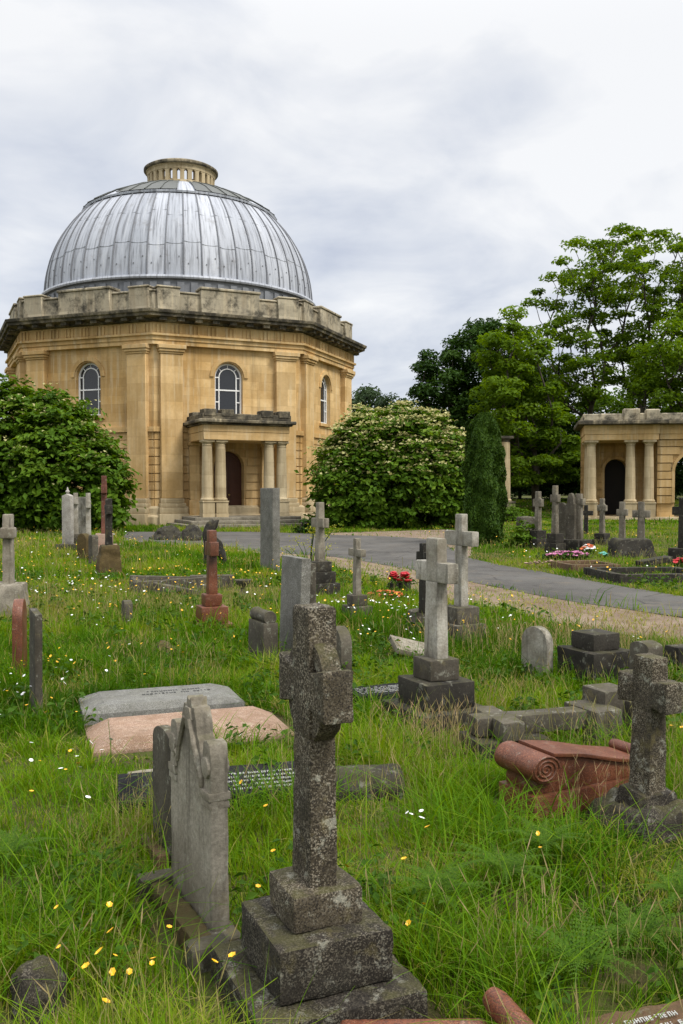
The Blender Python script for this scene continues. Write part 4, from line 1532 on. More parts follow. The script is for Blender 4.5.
def glyph_rows(e, rows, z, mat, seed=1, M=I4, up=0.0016):
    """worn, unreadable lettering cut in rows: (x0, x1, y, height); strokes lie in local x, y at height z"""
    rnd = random.Random(seed)
    for x0, x1, y, h in rows:
        b = MB()
        x = x0
        while x < x1:
            w = h * rnd.uniform(0.45, 0.8)
            if rnd.random() < 0.16:
                x += h * 0.8
                continue
            s = h * 0.16
            kind = rnd.randrange(5)
            if kind != 4:
                b.box(x, x + s, y, y + h, z, z + up, M)
            if kind in (0, 1, 3):
                b.box(x + w - s, x + w, y, y + h, z, z + up, M)
            if kind in (0, 2, 4):
                b.box(x + s, x + w - s, y + h - s, y + h, z, z + up, M)
            if kind in (1, 2, 4):
                b.box(x + s, x + w - s, y + h * .42, y + h * .42 + s, z, z + up, M)
            if kind in (2, 3):
                b.box(x + s, x + w - s, y, y + s, z, z + up, M)
            x += w + h * 0.25
        b.build('inscription', mat, e)


# --- the speckled celtic cross in front
def main_cross():
    rot = -66
    c = spot(314.5, 882, 0.42, 0.05)
    e = empty('celtic_cross', (c[0], c[1], 0), rot, 'tall speckled granite wheel cross on three rough steps, nearest of all the monuments', 'grave cross', lean=(0, 0))
    m = M['gran_speck']
    b = MB()
    W, T = 0.165, 0.098
    za, ha, L = 1.055, 0.125, 0.40
    b.box(-W / 2, W / 2, -T / 2, T / 2, 0.40, 0.90, taper=0.93)
    w2, t2 = W * .92, T * .95
    b.prism([(-w2 / 2, .895), (-w2 / 2, 1.20), (-w2 * .44, 1.32), (w2 * .44, 1.32), (w2 / 2, 1.20), (w2 / 2, .895)], -t2 / 2 - 0.004, t2 / 2 + 0.004)
    for s in (-1, 1):
        b.prism([(s * w2 * .42, za - ha * .46), (s * L / 2, za - ha / 2 - 0.022), (s * L / 2, za + ha / 2 + 0.022), (s * w2 * .42, za + ha * .46)], -t2 / 2 - 0.006, t2 / 2 + 0.006)
    b.ring([(0.105, -0.034), (0.168, -0.034), (0.168, 0.034), (0.105, 0.034)], 40, M=Matrix.Translation((0, 0, za)) @ Matrix.Rotation(R(90), 4, 'X'))
    # the lower quarters of the wheel are solid
    b.prism([(-0.155, za - 0.05), (-0.125, za - 0.12), (-0.08, za - 0.165), (0.08, za - 0.165), (0.125, za - 0.12), (0.155, za - 0.05)], -0.038, 0.038)
    b.build('cross', m, e, bevel=0.010, rough=(0.0042, 13, 0.022), seed=3)
    for s_, z0, z1, mm in ((0.245, 0.295, 0.415, m), (0.395, 0.12, 0.293, M['gran_speck_dark']), (0.56, -0.15, 0.118, M['gran_speck_dark'])):
        MB().cbox(s_, s_, z0, z1).build('step', mm, e, bevel=0.018, rough=(0.007, 7, 0.03), seed=nseed())
    foot(c[0], c[1], 0.66, 0.66, rot)


main_cross()


def gabled_stone():
    rot = -62
    p = at(199, 907, 0.04)
    e = empty('headstone', (p.x, p.y, 0), rot, 'grey weathered headstone with carved pointed gable and stepped shoulders', 'headstone', lean=(0, -1.0))
    h = [(0.25, -0.15), (0.25, .70), (.235, .745), (.20, .755), (.165, .745), (.158, .70), (.145, .66), (.13, .69), (.115, .735), (.095, .75), (.085, .80), (.07, .825), (.06, .85), (.03, .848), (.022, .885), (0, .87)]
    o = [(-x, z) for x, z in h] + [(x, z) for x, z in reversed(h[:-1])]
    MB().prism(o, -0.034, 0.034).build('slab', M['lime'], e, bevel=0.006, rough=(0.004, 9, 0.035), seed=8)
    b = MB()
    for s in (-1, 1):
        b.box(s * .205 - .048, s * .205 + .048, -.044, .044, .535, .565)
        b.box(s * .205 - .046, s * .205 + .046, -.040, .040, .505, .53)
        b.lathe([(.040, -.043), (.040, .043)], 12, Matrix.Translation((s * .205, 0, .655)) @ Matrix.Rotation(R(90), 4, 'X'))
        b.tube([(s * .14, -.036, .60), (s * .11, -.040, .67), (s * .07, -.040, .74), (s * .03, -.038, .80)], .014, 6)
        b.tube([(s * .155, -.036, .57), (s * .16, -.040, .61), (s * .145, -.042, .64), (s * .125, -.038, .62)], .012, 6)
    b.lathe([(.05, -.043), (.05, .043)], 6, Matrix.Translation((0, 0, .80)) @ Matrix.Rotation(R(90), 4, 'X'))
    b.build('carving', M['lime'], e, bevel=0.004, rough=(0.003, 14, 0.03), seed=9)
    MB().cbox(.66, .13, -0.1, .05).build('footing', M['dark_grey'], e, bevel=.012, rough=(.008, 9, .05), seed=4)
    foot(p.x, p.y, .62, .18, rot)
    # the mossy kerb in front of it
    p2 = at(181, 915, 0.05)
    e2 = empty('grave_kerb', (p2.x, p2.y, 0), rot, 'mossy brown kerb lying along the foot of the gabled headstone', 'grave kerb')
    MB().cbox(.60, .085, -.1, .075).build('moss_bed', M['mossy'], e2, bevel=.014, rough=(.014, 10, .03), seed=5)
    for i, x in enumerate((-.33, .31)):
        MB().cbox(.09, .15, -.1, .085, cx=x).build('end_block', M['dark_grey'], e2, bevel=.012, rough=(.007, 9, .04), seed=6 + i)
    foot(p2.x - .02, p2.y - .02, .74, .20, rot)


gabled_stone()
slab(167, 850, .30, .05, .60, 'low', M['dark_grey'], 'small dark arched headstone directly behind the gabled grey headstone', rot=-62, dy=0.02, zv=.03)
p = at(160, 848, .04)
e = empty('footstone', (p.x - .03, p.y, 0), -62, 'broken kerb fragment with pale top at the foot of the dark arched headstone', 'grave kerb')
MB().cbox(.30, .06, -.1, .06).build('kerb', M['brown_mossy'], e, bevel=.01, rough=(.01, 9, .03), seed=15)

# --- squat speckled cross, right
p = spot(646, 818, .08, .1)
e = empty('grave_cross', p, -64, 'squat speckled grey cross on a rough rocky base beside the red scroll tomb', 'grave cross', lean=(0, 1.5))
b = MB()
b.box(-.075, .075, -.06, .06, .15, .64, taper=.85)
b.cbox(.135, .11, .60, .872)
for s in (-1, 1):
    b.prism([(s * .05, .635), (s * .165, .612), (s * .165, .768), (s * .05, .755)], -.06, .06)
b.build('cross', M['gran_speck'], e, bevel=.012, rough=(.005, 11, .025), seed=21)
MB().cbox(.44, .42, -.1, .13, taper=.85).build('base', M['gran_speck_dark'], e, bevel=.04, rough=(.045, 6, .04), seed=22)
MB().cbox(.25, .24, .10, .20, taper=.8).build('socket_stone', M['gran_speck_dark'], e, bevel=.02, rough=(.015, 7, .04), seed=23)
foot(p[0], p[1], .42, .42, -64)


def scroll_tomb():
    # long axis runs away to the right
    a, c = at(525, 811, .05), at(628, 783, .05)
    d = Vector((c.x - a.x, c.y - a.y)).normalized()
    rz = math.degrees(math.atan2(d.y, d.x)) - 6
    e = empty('scroll_tomb', (a.x, a.y + .12, .035), rz, 'polished red granite tomb with rolled scroll end carved in a spiral', 'tomb')
    m = M['red']
    e.scale = (1, 1, .80)
    # local x along the tomb, y across (negative towards the viewer)
    MB().box(-.03, .82, -.15, .15, -.15, .115).build('base', m, e, bevel=.008, seed=1)
    o = [(.0, .117), (.0, .17), (.03, .31), (.10, .345), (.30, .31), (.55, .235), (.78, .185), (.78, .117)]
    MB().prism(o, -.125, .125).build('body', m, e, bevel=.006, seed=2)
    MB().prism([(.10, .352), (.30, .317), (.55, .242), (.80, .190), (.80, .212), (.55, .268), (.30, .342), (.10, .378)], -.145, .145).build('cover', m, e, bevel=.004)
    s = MB()
    s.lathe([(.088, -.16), (.092, -.14), (.092, .14), (.088, .16)], 40, Matrix.Translation((.035, 0, .285)) @ Matrix.Rotation(R(90), 4, 'X'))
    sc = s.build('scroll', m, e, bevel=.004, smooth_a=50)
    for y in (-.161, .161):
        sp = MB()
        pts = []
        for i in range(64):
            t = i / 63
            th = t * 2 * math.pi * 3.1
            r = .082 * (1 - t) + .008
            pts.append((.035 + r * math.cos(th), y, .285 + r * math.sin(th)))
        sp.tube(pts, .0068, 6)
        sp.build('spiral', M['red'], sc, smooth_a=80)
    bo = MB().lathe([(.0, -.16), (.035, -.155), (.040, -.13), (.040, .13), (.035, .155), (.0, .16)], 20, Matrix.Translation((.80, 0, .235)) @ Matrix.Rotation(R(90), 4, 'X'), cap=False)
    bo.build('bolster', m, e, smooth_a=60)
    foot(a.x + .4 * d.x, a.y + .12 + .4 * d.y, .9, .34, rz)


scroll_tomb()

# --- white cross on the black stepped base
cross(436, 716, 1.35, .475, .185, .10, .45, 1.105, .145, M['lime_white'],
      [(.25, .25, .325, .478, M['dark_grey']), (.41, .41, .135, .323, M['dark']), (.62, .58, 0, .133, M['dark'])],
      'pale square-cut cross on a black three-step base, centre of the meadow', dy=.22, rot=-64)
p = at(384, 691, .08)
e = empty('inscribed_slab', (p.x - .02, p.y + .05, 0), 22, 'flat black slab with worn pale lettering beside the black three-step base', 'grave slab')
MB().cbox(.55, .34, -.1, .085).build('slab', M['black_slate'], e, bevel=.01, rough=(.004, 6, .08), seed=2)
glyph_rows(e, [(-.22, .18, y, .018) for y in (-.12, -.075, -.03, .015, .06)], .088, M['engrave_white'], 3)
foot(p.x, p.y + .05, .5, .3, 22)

cross(461, 634, 1.43, .385, .155, .10, .55, 1.155, .165, M['lime_white'], [(.30, .30, .2, .387, M['dark_grey']), (.42, .40, 0, .198, M['dark_grey'])],
      'tall pale cross on a grey block, silhouetted against the bend of the road', dy=.2, rot=-63)
cross(423.5, 628, 1.08, .26, .11, .08, .24, .92, .12, M['dark'], None, 'small black cross half hidden behind the pale square-cut cross', dy=.1)
p = spot(418, 627, .08, .12)
e = empty('rough_boulder', p, 20, 'rough dark rock at the foot of the half hidden black cross', 'rock')
MB().cbox(.30, .28, -.1, .27, taper=.7).build('rock', M['dark_grey'], e, bevel=.05, rough=(.04, 5, .06), seed=30)
p = spot(410, 651, .06, .1)
e = empty('fallen_slab', p, 15, 'small tilted fallen slab, pale on top, behind the pale square-cut cross', 'grave slab', lean=(16, 15))
MB().cbox(.44, .34, .05, .105).build('slab', M['lime'], e, bevel=.006, rough=(.003, 8, .06), seed=31)

cross(357, 612, 1.06, .31, .115, .085, .40, .87, .10, M['lime'], [(.21, .21, .17, .312, M['dark_grey']), (.31, .31, 0, .168, M['dark_grey'])],
      'small grey latin cross on two steps, standing clear near the road edge', dy=.15)
cross(320, 590, 1.50, .54, .16, .12, .50, 1.17, .15, M['lime'], [(.30, .30, .38, .543, M['dark']), (.40, .40, .2, .378, M['dark']), (.52, .50, 0, .198, M['dark'])],
      'tall grey cross on three black steps in front of the road', dy=.25)

# --- upright slabs in the middle
slab(270, 567, .78, .16, 1.74, 'flat', M['grey_gran'], 'tall plain squared grey slab standing upright like a pillar before the chapel steps', dy=.1, rot=-66, name='pillar_stone')
slab(293, 651, .56, .10, 1.03, 'flat', M['grey_gran'], 'smooth grey granite headstone with clean square top, leaning slightly back', dy=.08, rot=-66, lean=(-2, 0), rough=None)
slab(306, 646, .40, .07, .95, 'flat', M['dark_grey'], 'darker narrow headstone backing on to the smooth grey granite one', dy=.16, rot=-66)
slab(339, 669, .34, .11, .47, 'round', M['dark_grey'], 'low dark round-topped headstone just behind the speckled wheel cross', dy=.1)
p = spot(263, 655, .1, .1)
e = empty('scroll_headstone', p, -64, 'short dark headstone carrying a carved rolled scroll on its top', 'headstone')
MB().box(-.21, .21, -.075, .075, -.1, .42).build('block', M['dark_grey'], e, bevel=.012, rough=(.006, 7, .06), seed=40)
MB().lathe([(.065, -.2), (.07, -.17), (.06, -.12), (.062, 0), (.06, .12), (.07, .17), (.065, .2)], 20, Matrix.Translation((0, 0, .47)) @ Matrix.Rotation(R(90), 4, 'Y')).build('scroll', M['dark_grey'], e, rough=(.004, 9, .05), seed=41)
foot(p[0], p[1], .42, .14, -64)

cross(212, 623, 1.21, .43, .145, .115, .30, .985, .17, M['red'], [(.21, .21, .29, .432, M['red']), (.33, .33, .09, .288, M['red']), (.46, .44, 0, .088, M['red'])],
      'red granite cross on red stepped base in the middle of the meadow', dy=.18, rot=-68)


def broken_carving():
    p = spot(212, 560, .1, .1)
    e = empty('broken_carving', p, 10, 'dark weathered broken carved stone standing behind the red granite cross', 'broken monument')
    b = MB()
    b.tube([(-.05, 0, -.1), (-.08, 0, .4), (-.12, .02, .72), (-.05, 0, .92), (.05, 0, 1.0)], [.20, .16, .13, .10, .05], 8)
    b.tube([(-.10, 0, .62), (.02, 0, .82), (.14, 0, .98), (.2, 0, 1.02)], [.10, .09, .06, .03], 8)
    b.tube([(.0, -.03, .65), (.16, -.03, .45), (.30, -.03, .18), (.36, 0, -.05)], [.10, .12, .11, .09], 8)
    b.build('stump', M['dark'], e, rough=(.03, 4, .09), seed=50, smooth_a=60)
    foot(p[0], p[1], .5, .4, 0)
    e.scale = (.82, .82, 1.0)


broken_carving()
for px_, py_, w_, h_, lab_ in ((165, 540, 1.0, .42, 'low dark heap of rubble below the left pilasters of the chapel'), (190, 541, .75, .50, 'small dark heap of broken stone at the left end of the chapel steps')):
    p = at(px_, py_, 0)
    e = empty('rubble_heap', (p.x, p.y + .4, 0), px_, lab_, 'rubble')
    MB().lathe([(w_ * .62, -.1), (w_ * .6, .05), (w_ * .42, h_ * .6), (w_ * .2, h_ * .9), (.05, h_)], 12).build('stones', M['dark'], e, rough=(.14, 2.6, .12), seed=px_, smooth_a=25)



def kerbed(px, py, L, W, rz, h, mat, label, missing=(), dy=0.0, wobble=2.0, inner=None, th=.12, name='kerbed_grave'):
    p = spot(px, py, .08, dy)
    e = empty(name, p, rz, label, 'kerbed grave')
    rnd = random.Random(px)
    for i, (cx, cy, sx, sy) in enumerate(((0, -W / 2, L, th), (0, W / 2, L, th), (-L / 2 + th / 2, 0, th, W - th - .006), (L / 2 - th / 2, 0, th, W - th - .006))):
        if i in missing:
            continue
        M_ = Matrix.Translation((cx, cy, 0)) @ Matrix.Rotation(R(rnd.uniform(-wobble, wobble)), 4, 'Z') @ Matrix.Rotation(R(rnd.uniform(-wobble, wobble)), 4, 'Y')
        MB().cbox(sx, sy, -.15, h + rnd.uniform(-.01, .01), M=M_).build('kerb', mat, e, bevel=.015, rough=(.008, 5, .12), seed=nseed())
    return e


kerbed(172, 588, 1.35, .62, 20, .21, M['dark_grey'], 'broken low grey kerb of an old grave on the grass left of the red cross', dy=.4, wobble=4)
p = spot(175, 590, .1, .2)
e = empty('fallen_kerb', p, -14, 'loose kerb stone lying aslant before the broken low grey kerb', 'grave kerb', lean=(0, 8))
MB().cbox(.8, .14, -.02, .14).build('kerb', M['dark_grey'], e, bevel=.015, rough=(.01, 6, .1), seed=56)
p = spot(212, 585, .1, .5)
e = empty('fallen_kerb', p, 8, 'low kerb stone in the grass right behind the red stepped base', 'grave kerb')
MB().cbox(.75, .16, -.1, .22).build('kerb', M['dark_grey'], e, bevel=.015, rough=(.01, 6, .1), seed=57)
slab(127, 619, .20, .10, .33, 'low', M['dark_grey'], 'tiny stump of a headstone alone in the open grass', dy=.05)

p = spot(243, 591, .1, .1)
e = empty('stone_urn', p, 0, 'small grey stone flower urn in the grass left of the tall pillar slab', 'urn')
MB().lathe([(.09, -.05), (.09, .05), (.05, .08), (.035, .12), (.05, .16), (.10, .20), (.125, .25), (.13, .27), (.10, .27), (.06, .22)], 18).build('bowl', M['dark_grey'], e, rough=(.003, 9, .06), seed=60)

# --- left cluster under the bush
W_ = M['lime_white']
p = spot(68, 549, .1, .3)
e = empty('headstone', p, -20, 'pale flat-fronted headstone with a small urn finial on top, under the bush', 'headstone')
MB().prism([(-.145, .22), (-.145, 1.54), (0, 1.60), (.145, 1.54), (.145, .22)], -.07, .07).build('slab', M['pale_gran'], e, bevel=.012, rough=(.004, 6, .1), seed=61)
MB().lathe([(.03, 1.6), (.06, 1.66), (.03, 1.70), (.012, 1.78)], 12).build('finial', M['pale_gran'], e)
steps_on(e, [(.52, .40, 0, .222, M['dark_grey'])], -20)
cross(76, 548, 1.62, .32, .17, .14, .34, 1.40, .19, W_, [(.36, .36, 0, .48, M['dark_grey'])], 'pale-shafted cross with brown lichened head beside the finial headstone', dy=.3, rot=-70)
cross(88.5, 551, 1.62, .42, .16, .14, .36, 1.32, .2, W_, [(.34, .36, 0, .44, M['dark_grey'])], 'pale cross with bright white top standing against the plain white slab', dy=.5, rot=-72)
slab(83.5, 548, .42, .10, 1.50, 'flat', W_, 'plain narrow white slab between the two pale crosses under the bush', dy=.9, rot=-35)
slab(84, 557, .30, .16, .66, 'round', M['mossy'], 'green mossy low headstone before the pair of pale crosses', dy=.1, rot=-30)
slab(93.5, 562, .26, .14, .70, 'low', M['dark_grey'], 'brownish low headstone between the mossy one and the dark cross on rocks', dy=.1, rot=-55)
slab(75, 545, .34, .18, .42, 'flat', M['dark_grey'], 'squat dark block before the brown-headed cross', dy=.1, rot=-40)
cross(104.5, 556, 2.05, .62, .17, .15, .42, 1.72, .20, M['red_dark'], [(.42, .42, .35, .62, M['pinkish']), (.66, .60, 0, .348, M['pinkish'])],
      'tall dark red cross with pinkish sloping base under the bush edge', dy=.5, rot=-76)
p = spot(109, 571, .1, .25)
e = empty('grave_cross', p, -70, 'dark mossy cross rising from a rough rock mound before the red one', 'grave cross')
b = MB()
b.box(-.085, .085, -.07, .07, .5, 1.2, taper=.9)
b.cbox(.15, .125, 1.15, 1.53)
b.cbox(.36, .13, 1.22, 1.40)
b.build('cross', M['dark'], e, bevel=.015, rough=(.008, 7, .06), seed=66)
MB().cbox(.58, .54, -.1, .60, taper=.62).build('rock_mound', M['mossy'], e, bevel=.05, rough=(.045, 4, .07), seed=67)
foot(p[0], p[1], .45, .45, 0)

# --- left edge
p = spot(9, 612, .1, .2)
e = empty('grave_cross', p, -80, 'pale cross with knobbed head on a big rough block, left edge of the meadow', 'grave cross')
b = MB()
b.box(-.085, .085, -.07, .07, .42, 1.10, taper=.9)
b.cbox(.15, .125, 1.06, 1.38)
b.cbox(.28, .17, 1.06, 1.20)
b.build('cross', M['lime'], e, bevel=.02, rough=(.006, 7, .05), seed=70)
MB().cbox(.50, .46, -.1, .46, taper=.9).build('block', M['lime'], e, bevel=.03, rough=(.03, 4, .08), seed=71)
foot(p[0], p[1], .42, .42, 0)
slab(20, 672, .36, .085, .74, 'round', M['red'], 'narrow red granite headstone with rounded top seen nearly edge-on', dy=.05, rot=-77, rough=None)
slab(36, 703, .32, .055, .79, 'flat', M['dark_grey'], 'thin leaning dark grey headstone just in front of the red one', dy=.05, rot=-64, lean=(0, 2))


def ledger(cx, cy, L, W, h, top, mat, rz, label, inset=.10, inscription=None):
    e = empty('ledger_stone', (cx, cy, 0), rz, label, 'grave slab')
    b = MB()
    x, y = L / 2, W / 2
    xi, yi = x - inset * 1.6, y - inset * .5
    v = [(-x, -y, -.1), (x, -y, -.1), (x, y, -.1), (-x, y, -.1), (-x, -y, h), (x, -y, h), (x, y, h), (-x, y, h), (-xi, -yi, top), (xi, -yi, top), (xi, yi, top), (-xi, yi, top)]
    f = [(3, 2, 1, 0), (0, 1, 5, 4), (1, 2, 6, 5), (2, 3, 7, 6), (3, 0, 4, 7), (4, 5, 9, 8), (5, 6, 10, 9), (6, 7, 11, 10), (7, 4, 8, 11), (8, 9, 10, 11)]
    b.add(v, f).build('slab', mat, e, bevel=.006, rough=(.0012, 6, .10), seed=nseed(), smooth_a=14)
    foot(cx + .05, cy - .06, L + .05, W + .14, rz)
    return e


e = ledger(-1.40, 6.93, 1.20, .58, .075, .125, M['ledger_grey'], 20, 'flat grey coped ledger stone with two lines of dark lettering')
glyph_rows(e, [(-.10, .32, .06, .040), (-.14, .37, -.015, .036)], .1265, M['engrave_dark'], 5)
ledger(-1.06, 6.23, 1.36, .64, .02, .095, M['ledger_pink'], 20, 'flat pink granite coped ledger stone lying before the grey one')


def black_band():
    p = at(212, 787, .10)
    e = empty('inscribed_kerb', (p.x, p.y + .03, 0), 14, 'long low black slab with white lettering lying behind the gabled headstone', 'grave slab')
    L, W = 1.0, .30
    MB().prism([(-W / 2, -.1), (-W / 2, .09), (W / 2, .155), (W / 2, -.1)], -L / 2, L / 2, Matrix.Rotation(R(90), 4, 'Z')).build('slab', M['black_slate'], e, bevel=.008, rough=(.003, 7, .08), seed=80)
    # the lettering lies on the sloping top
    ang = math.atan2(.065, W)
    Mx = Matrix.Translation((0, 0, .1225)) @ Matrix.Rotation(ang, 4, 'X')
    glyph_rows(e, [(.0, .46, y, .018) for y in (-.115, -.075, -.035, .005, .045)], .003, M['engrave_white'], 7, Mx)
    foot(p.x, p.y + .03, L, W * .9, 14)
    p = at(165, 772, .06)
    e = empty('sunken_kerb', (p.x + .05, p.y + .05, 0), 16, 'pale sunken kerb half lost in grass behind the long black lettered slab', 'grave kerb')
    MB().cbox(.55, .14, -.1, .055).build('kerb', M['lime'], e, bevel=.012, rough=(.007, 7, .06), seed=81)
    foot(p.x + .05, p.y + .05, .5, .12, 16)
    p = at(352, 781, .08)
    e = empty('black_coped_stone', (p.x - .02, p.y + .06, 0), 8, 'low black hump-backed stone in the grass behind the speckled wheel cross', 'grave slab')
    MB().prism([(-.17, -.1), (-.17, .06), (-.10, .12), (.0, .145), (.10, .12), (.17, .06), (.17, -.1)], -.30, .22, Matrix.Rotation(R(90), 4, 'Z')).build('slab', M['dark'], e, bevel=.02, rough=(.010, 6, .05), seed=82)
    foot(p.x - .02, p.y + .06, .5, .28, 8)


black_band()

# --- right of the white cross: fallen cross, stepped blocks and bases


def fallen():
    p = at(520, 742, .10)
    Z = .12
    e0 = empty('broken_plinth', (p.x - .08, p.y + .12, 0), 18, 'dark sunken plinth under the fallen grey cross', 'broken monument')
    MB().cbox(.50, .34, -.1, .115).build('block', M['dark'], e0, bevel=.02, rough=(.012, 5, .07), seed=90)
    foot(p.x - .08, p.y + .12, .46, .3, 18)
    e = empty('fallen_cross', (p.x - .02, p.y + .17, Z), 16, 'grey cross fallen flat on its back, lying over a dark plinth', 'grave cross')
    b = MB()
    b.cbox(.92, .15, .0, .12, cx=.18)
    b.cbox(.15, .46, .003, .123, cx=-.10)
    b.build('cross', M['dark_grey'], e, bevel=.012, rough=(.006, 7, .06), seed=91)
    q = spot(602, 731, .1, .2)
    e = empty('stepped_base', q, 24, 'two-tier grey stepped blocks shoved askew behind the red scroll tomb', 'broken monument')
    for cx, cy, sx, sy, z0, z1 in ((.06, .02, .24, .24, .02, .34), (-.13, -.06, .22, .34, -.1, .25), (.21, -.05, .20, .34, -.1, .27)):
        MB().cbox(sx, sy, z0, z1, cx, cy).build('block', M['dark_grey'], e, bevel=.014, rough=(.006, 6, .07), seed=nseed())
    foot(q[0], q[1], .5, .36, 24)
    q = spot(595, 676, .1, .25)
    e = empty('cross_base', q, -64, 'dark square two-step cross base with its cross gone', 'broken monument')
    steps_on(e, [(.30, .30, .30, .445, M['dark']), (.48, .46, 0, .298, M['dark'])], -64)
    slab(537, 667, .30, .09, .46, 'round', M['lime_white'], 'small white round-topped headstone alone in tall grass', dy=.08, rot=-52)
    slab(646, 684, .22, .16, .44, 'low', M['dark_grey'], 'short grey stub of stone behind the squat speckled cross', dy=.1)
    q = spot(655, 700, .1, .1)
    e = empty('kerb_block', q, 20, 'low grey kerb block in the grass behind the squat speckled cross', 'grave kerb')
    MB().cbox(.34, .2, -.1, .22).build('block', M['dark_grey'], e, bevel=.02, rough=(.01, 6, .07), seed=95)
    q = spot(684, 662, .1, .1)
    e = empty('kerb_block', q, 20, 'dark stone block at the right edge near the soil verge', 'grave kerb')
    MB().cbox(.30, .2, -.1, .24).build('block', M['dark'], e, bevel=.02, rough=(.01, 6, .07), seed=96)


fallen()

# --- bottom edge
p = at(38, 990, .06)
e = empty('boulder', (p.x, p.y, 0), 20, 'lichened grey rock among buttercups at the bottom edge of the meadow', 'rock')
b = MB()
b.lathe([(.075, -.12), (.09, .0), (.085, .08), (.06, .135), (.025, .155)], 12)
b.build('rock', M['gran_speck_dark'], e, rough=(.025, 9, .03), seed=100, smooth_a=60)
foot(p.x, p.y - .06, .17, .26, 0)


def red_fallen():
    e = empty('fallen_slab', (.20, 2.46, .03), 6, 'polished red slab with gilt lettering lying at the foot of the wheel cross', 'grave slab', lean=(7, 3))
    o = [(-.19, -.22), (-.19, .10), (-.165, .17), (-.12, .205), (-.05, .215), (.26, .215), (.26, -.22)]
    MB().prism(o, -.06, .02, Matrix.Rotation(R(-90), 4, 'X') @ Matrix.Scale(-1, 4, (0, 0, 1))).build('slab', M['red'], e, bevel=.02, seg=3)
    glyph_rows(e, [(-.12, .22, y, .017) for y in (.145, .10, .055, .01)], .0625, M['engrave_gold'], 9)
    foot(.23, 2.56, .48, .5, 6)
    e = empty('broken_column', (.50, 2.64, .10), 0, 'broken round red granite shaft poking out of the grass', 'broken monument')
    MB().tube([(-.045, .07, .055), (-.03, .045, .05), (.03, -.06, .02), (.14, -.25, -.04)], [.032, .040, .041, .041], 20).build('shaft', M['red'], e, smooth_a=60)
    foot(.55, 2.55, .12, .3, 25)
    e = empty('sunken_slab', (.96, 2.52, -.005), 12, 'brown mossy slab with rows of white lettering sunk in the grass', 'grave slab', lean=(5, -4))
    MB().cbox(.44, .50, -.1, .10, taper=.92).build('slab', M['brown_mossy'], e, bevel=.03, rough=(.010, 8, .03), seed=103)
    glyph_rows(e, [(-.15, .17, y, .018) for y in (.15, .11, .07, .03, -.01, -.05)], .104, M['engrave_white'], 11, up=.003)
    foot(.93, 2.62, .42, .46, 12)


red_fallen()

# --- far side of the road
G = M['old_lime']
DK = M['dark']
cross(538, 546, 1.66, .53, .17, .14, .34, 1.33, .22, G, [(.34, .34, .3, .532, DK), (.56, .52, 0, .298, DK)], 'lichened wheel-headed cross farthest left of the row beyond the road', dy=.35, rot=-62, ring=(.11, .17, .08))
cross(555, 551, 1.82, .55, .16, .14, .26, 1.48, .20, G, [(.32, .32, .3, .552, DK), (.40, .40, 0, .298, DK)], 'tallest slim cross with pointed top in the row beyond the road', dy=.2, rot=-55, taper=.8)
slab(562, 541, .34, .12, 1.30, 'round', M['dark_grey'], 'narrow dark round-topped headstone right of the tallest slim cross', dy=.5, rot=-40)
slab(571, 551, .26, .14, 1.62, 'should', M['dark_grey'], 'tall shouldered dark headstone beside the pale square shaft', dy=.5, rot=-40, base=[(.62, .5, 0, .38, DK)])
cross(579, 551, 1.60, .36, .18, .15, .30, 1.38, .18, G, [(.5, .5, 0, .37, DK)], 'pale-shafted cross with dark head beside the shouldered headstone', dy=.5, rot=-45)
cross(586, 534, 1.16, .1, .15, .12, .50, .86, .17, DK, None, 'small plain black cross before the left column of the pavilion', dy=.1, rot=-30)
cross(602, 542, 1.44, .36, .15, .13, .30, 1.14, .18, G, [(.36, .36, .18, .362, DK), (.46, .46, 0, .178, DK)], 'grey wheel-headed cross standing alone under the open bay of the pavilion', dy=.2, rot=-45, ring=(.10, .15, .08))
cross(622, 553, 1.40, .40, .15, .12, .28, 1.12, .17, G, None, 'grey cross rising from the left end of the dark stone mound', dy=.35, rot=-40)
cross(641, 553, 1.40, .42, .18, .14, .44, 1.08, .19, G, None, 'broad-armed grey cross rising from the right end of the dark stone mound', dy=.5, rot=-30)
p = spot(631, 555, .1, .5)
e = empty('stone_mound', p, 12, 'dark rough stone mound carrying a pair of grey crosses', 'rock')
MB().cbox(1.20, .62, -.1, .48, taper=.72).build('rock', DK, e, bevel=.06, rough=(.05, 3, .12), seed=110)
cross(683, 560, 1.53, .36, .19, .15, .50, 1.22, .19, DK, [(.50, .46, 0, .36, DK)], 'dark cross at the right edge of the frame beyond the road', dy=.2, rot=-50)
p = spot(527, 530, .1, .3)
e = empty('stone_block', p, 10, 'low weathered grey chest stone on the bank behind the bronze shrub', 'tomb')
MB().cbox(.75, .5, -.1, .62).build('block', M['dark_grey'], e, bevel=.06, rough=(.03, 3, .12), seed=112)
kerbed(650, 579, 2.0, 1.5, 8, .15, M['dark'], 'long kerbed grave with yellow-green turf inside, beside the far edge of the road', dy=.95, wobble=1, th=.15)
kerbed(585, 569, 1.1, .9, 12, .16, M['brown_mossy'], 'brown kerbed plot planted with pink flowers beyond the road', dy=.7, wobble=2)
p = spot(655, 563, .1, .3)
e = empty('fallen_slab', p, 8, 'dark fallen slab resting across the long kerbed grave', 'grave slab', lean=(0, -9))
MB().cbox(.72, .36, .06, .18).build('slab', DK, e, bevel=.015, rough=(.01, 5, .1), seed=114)


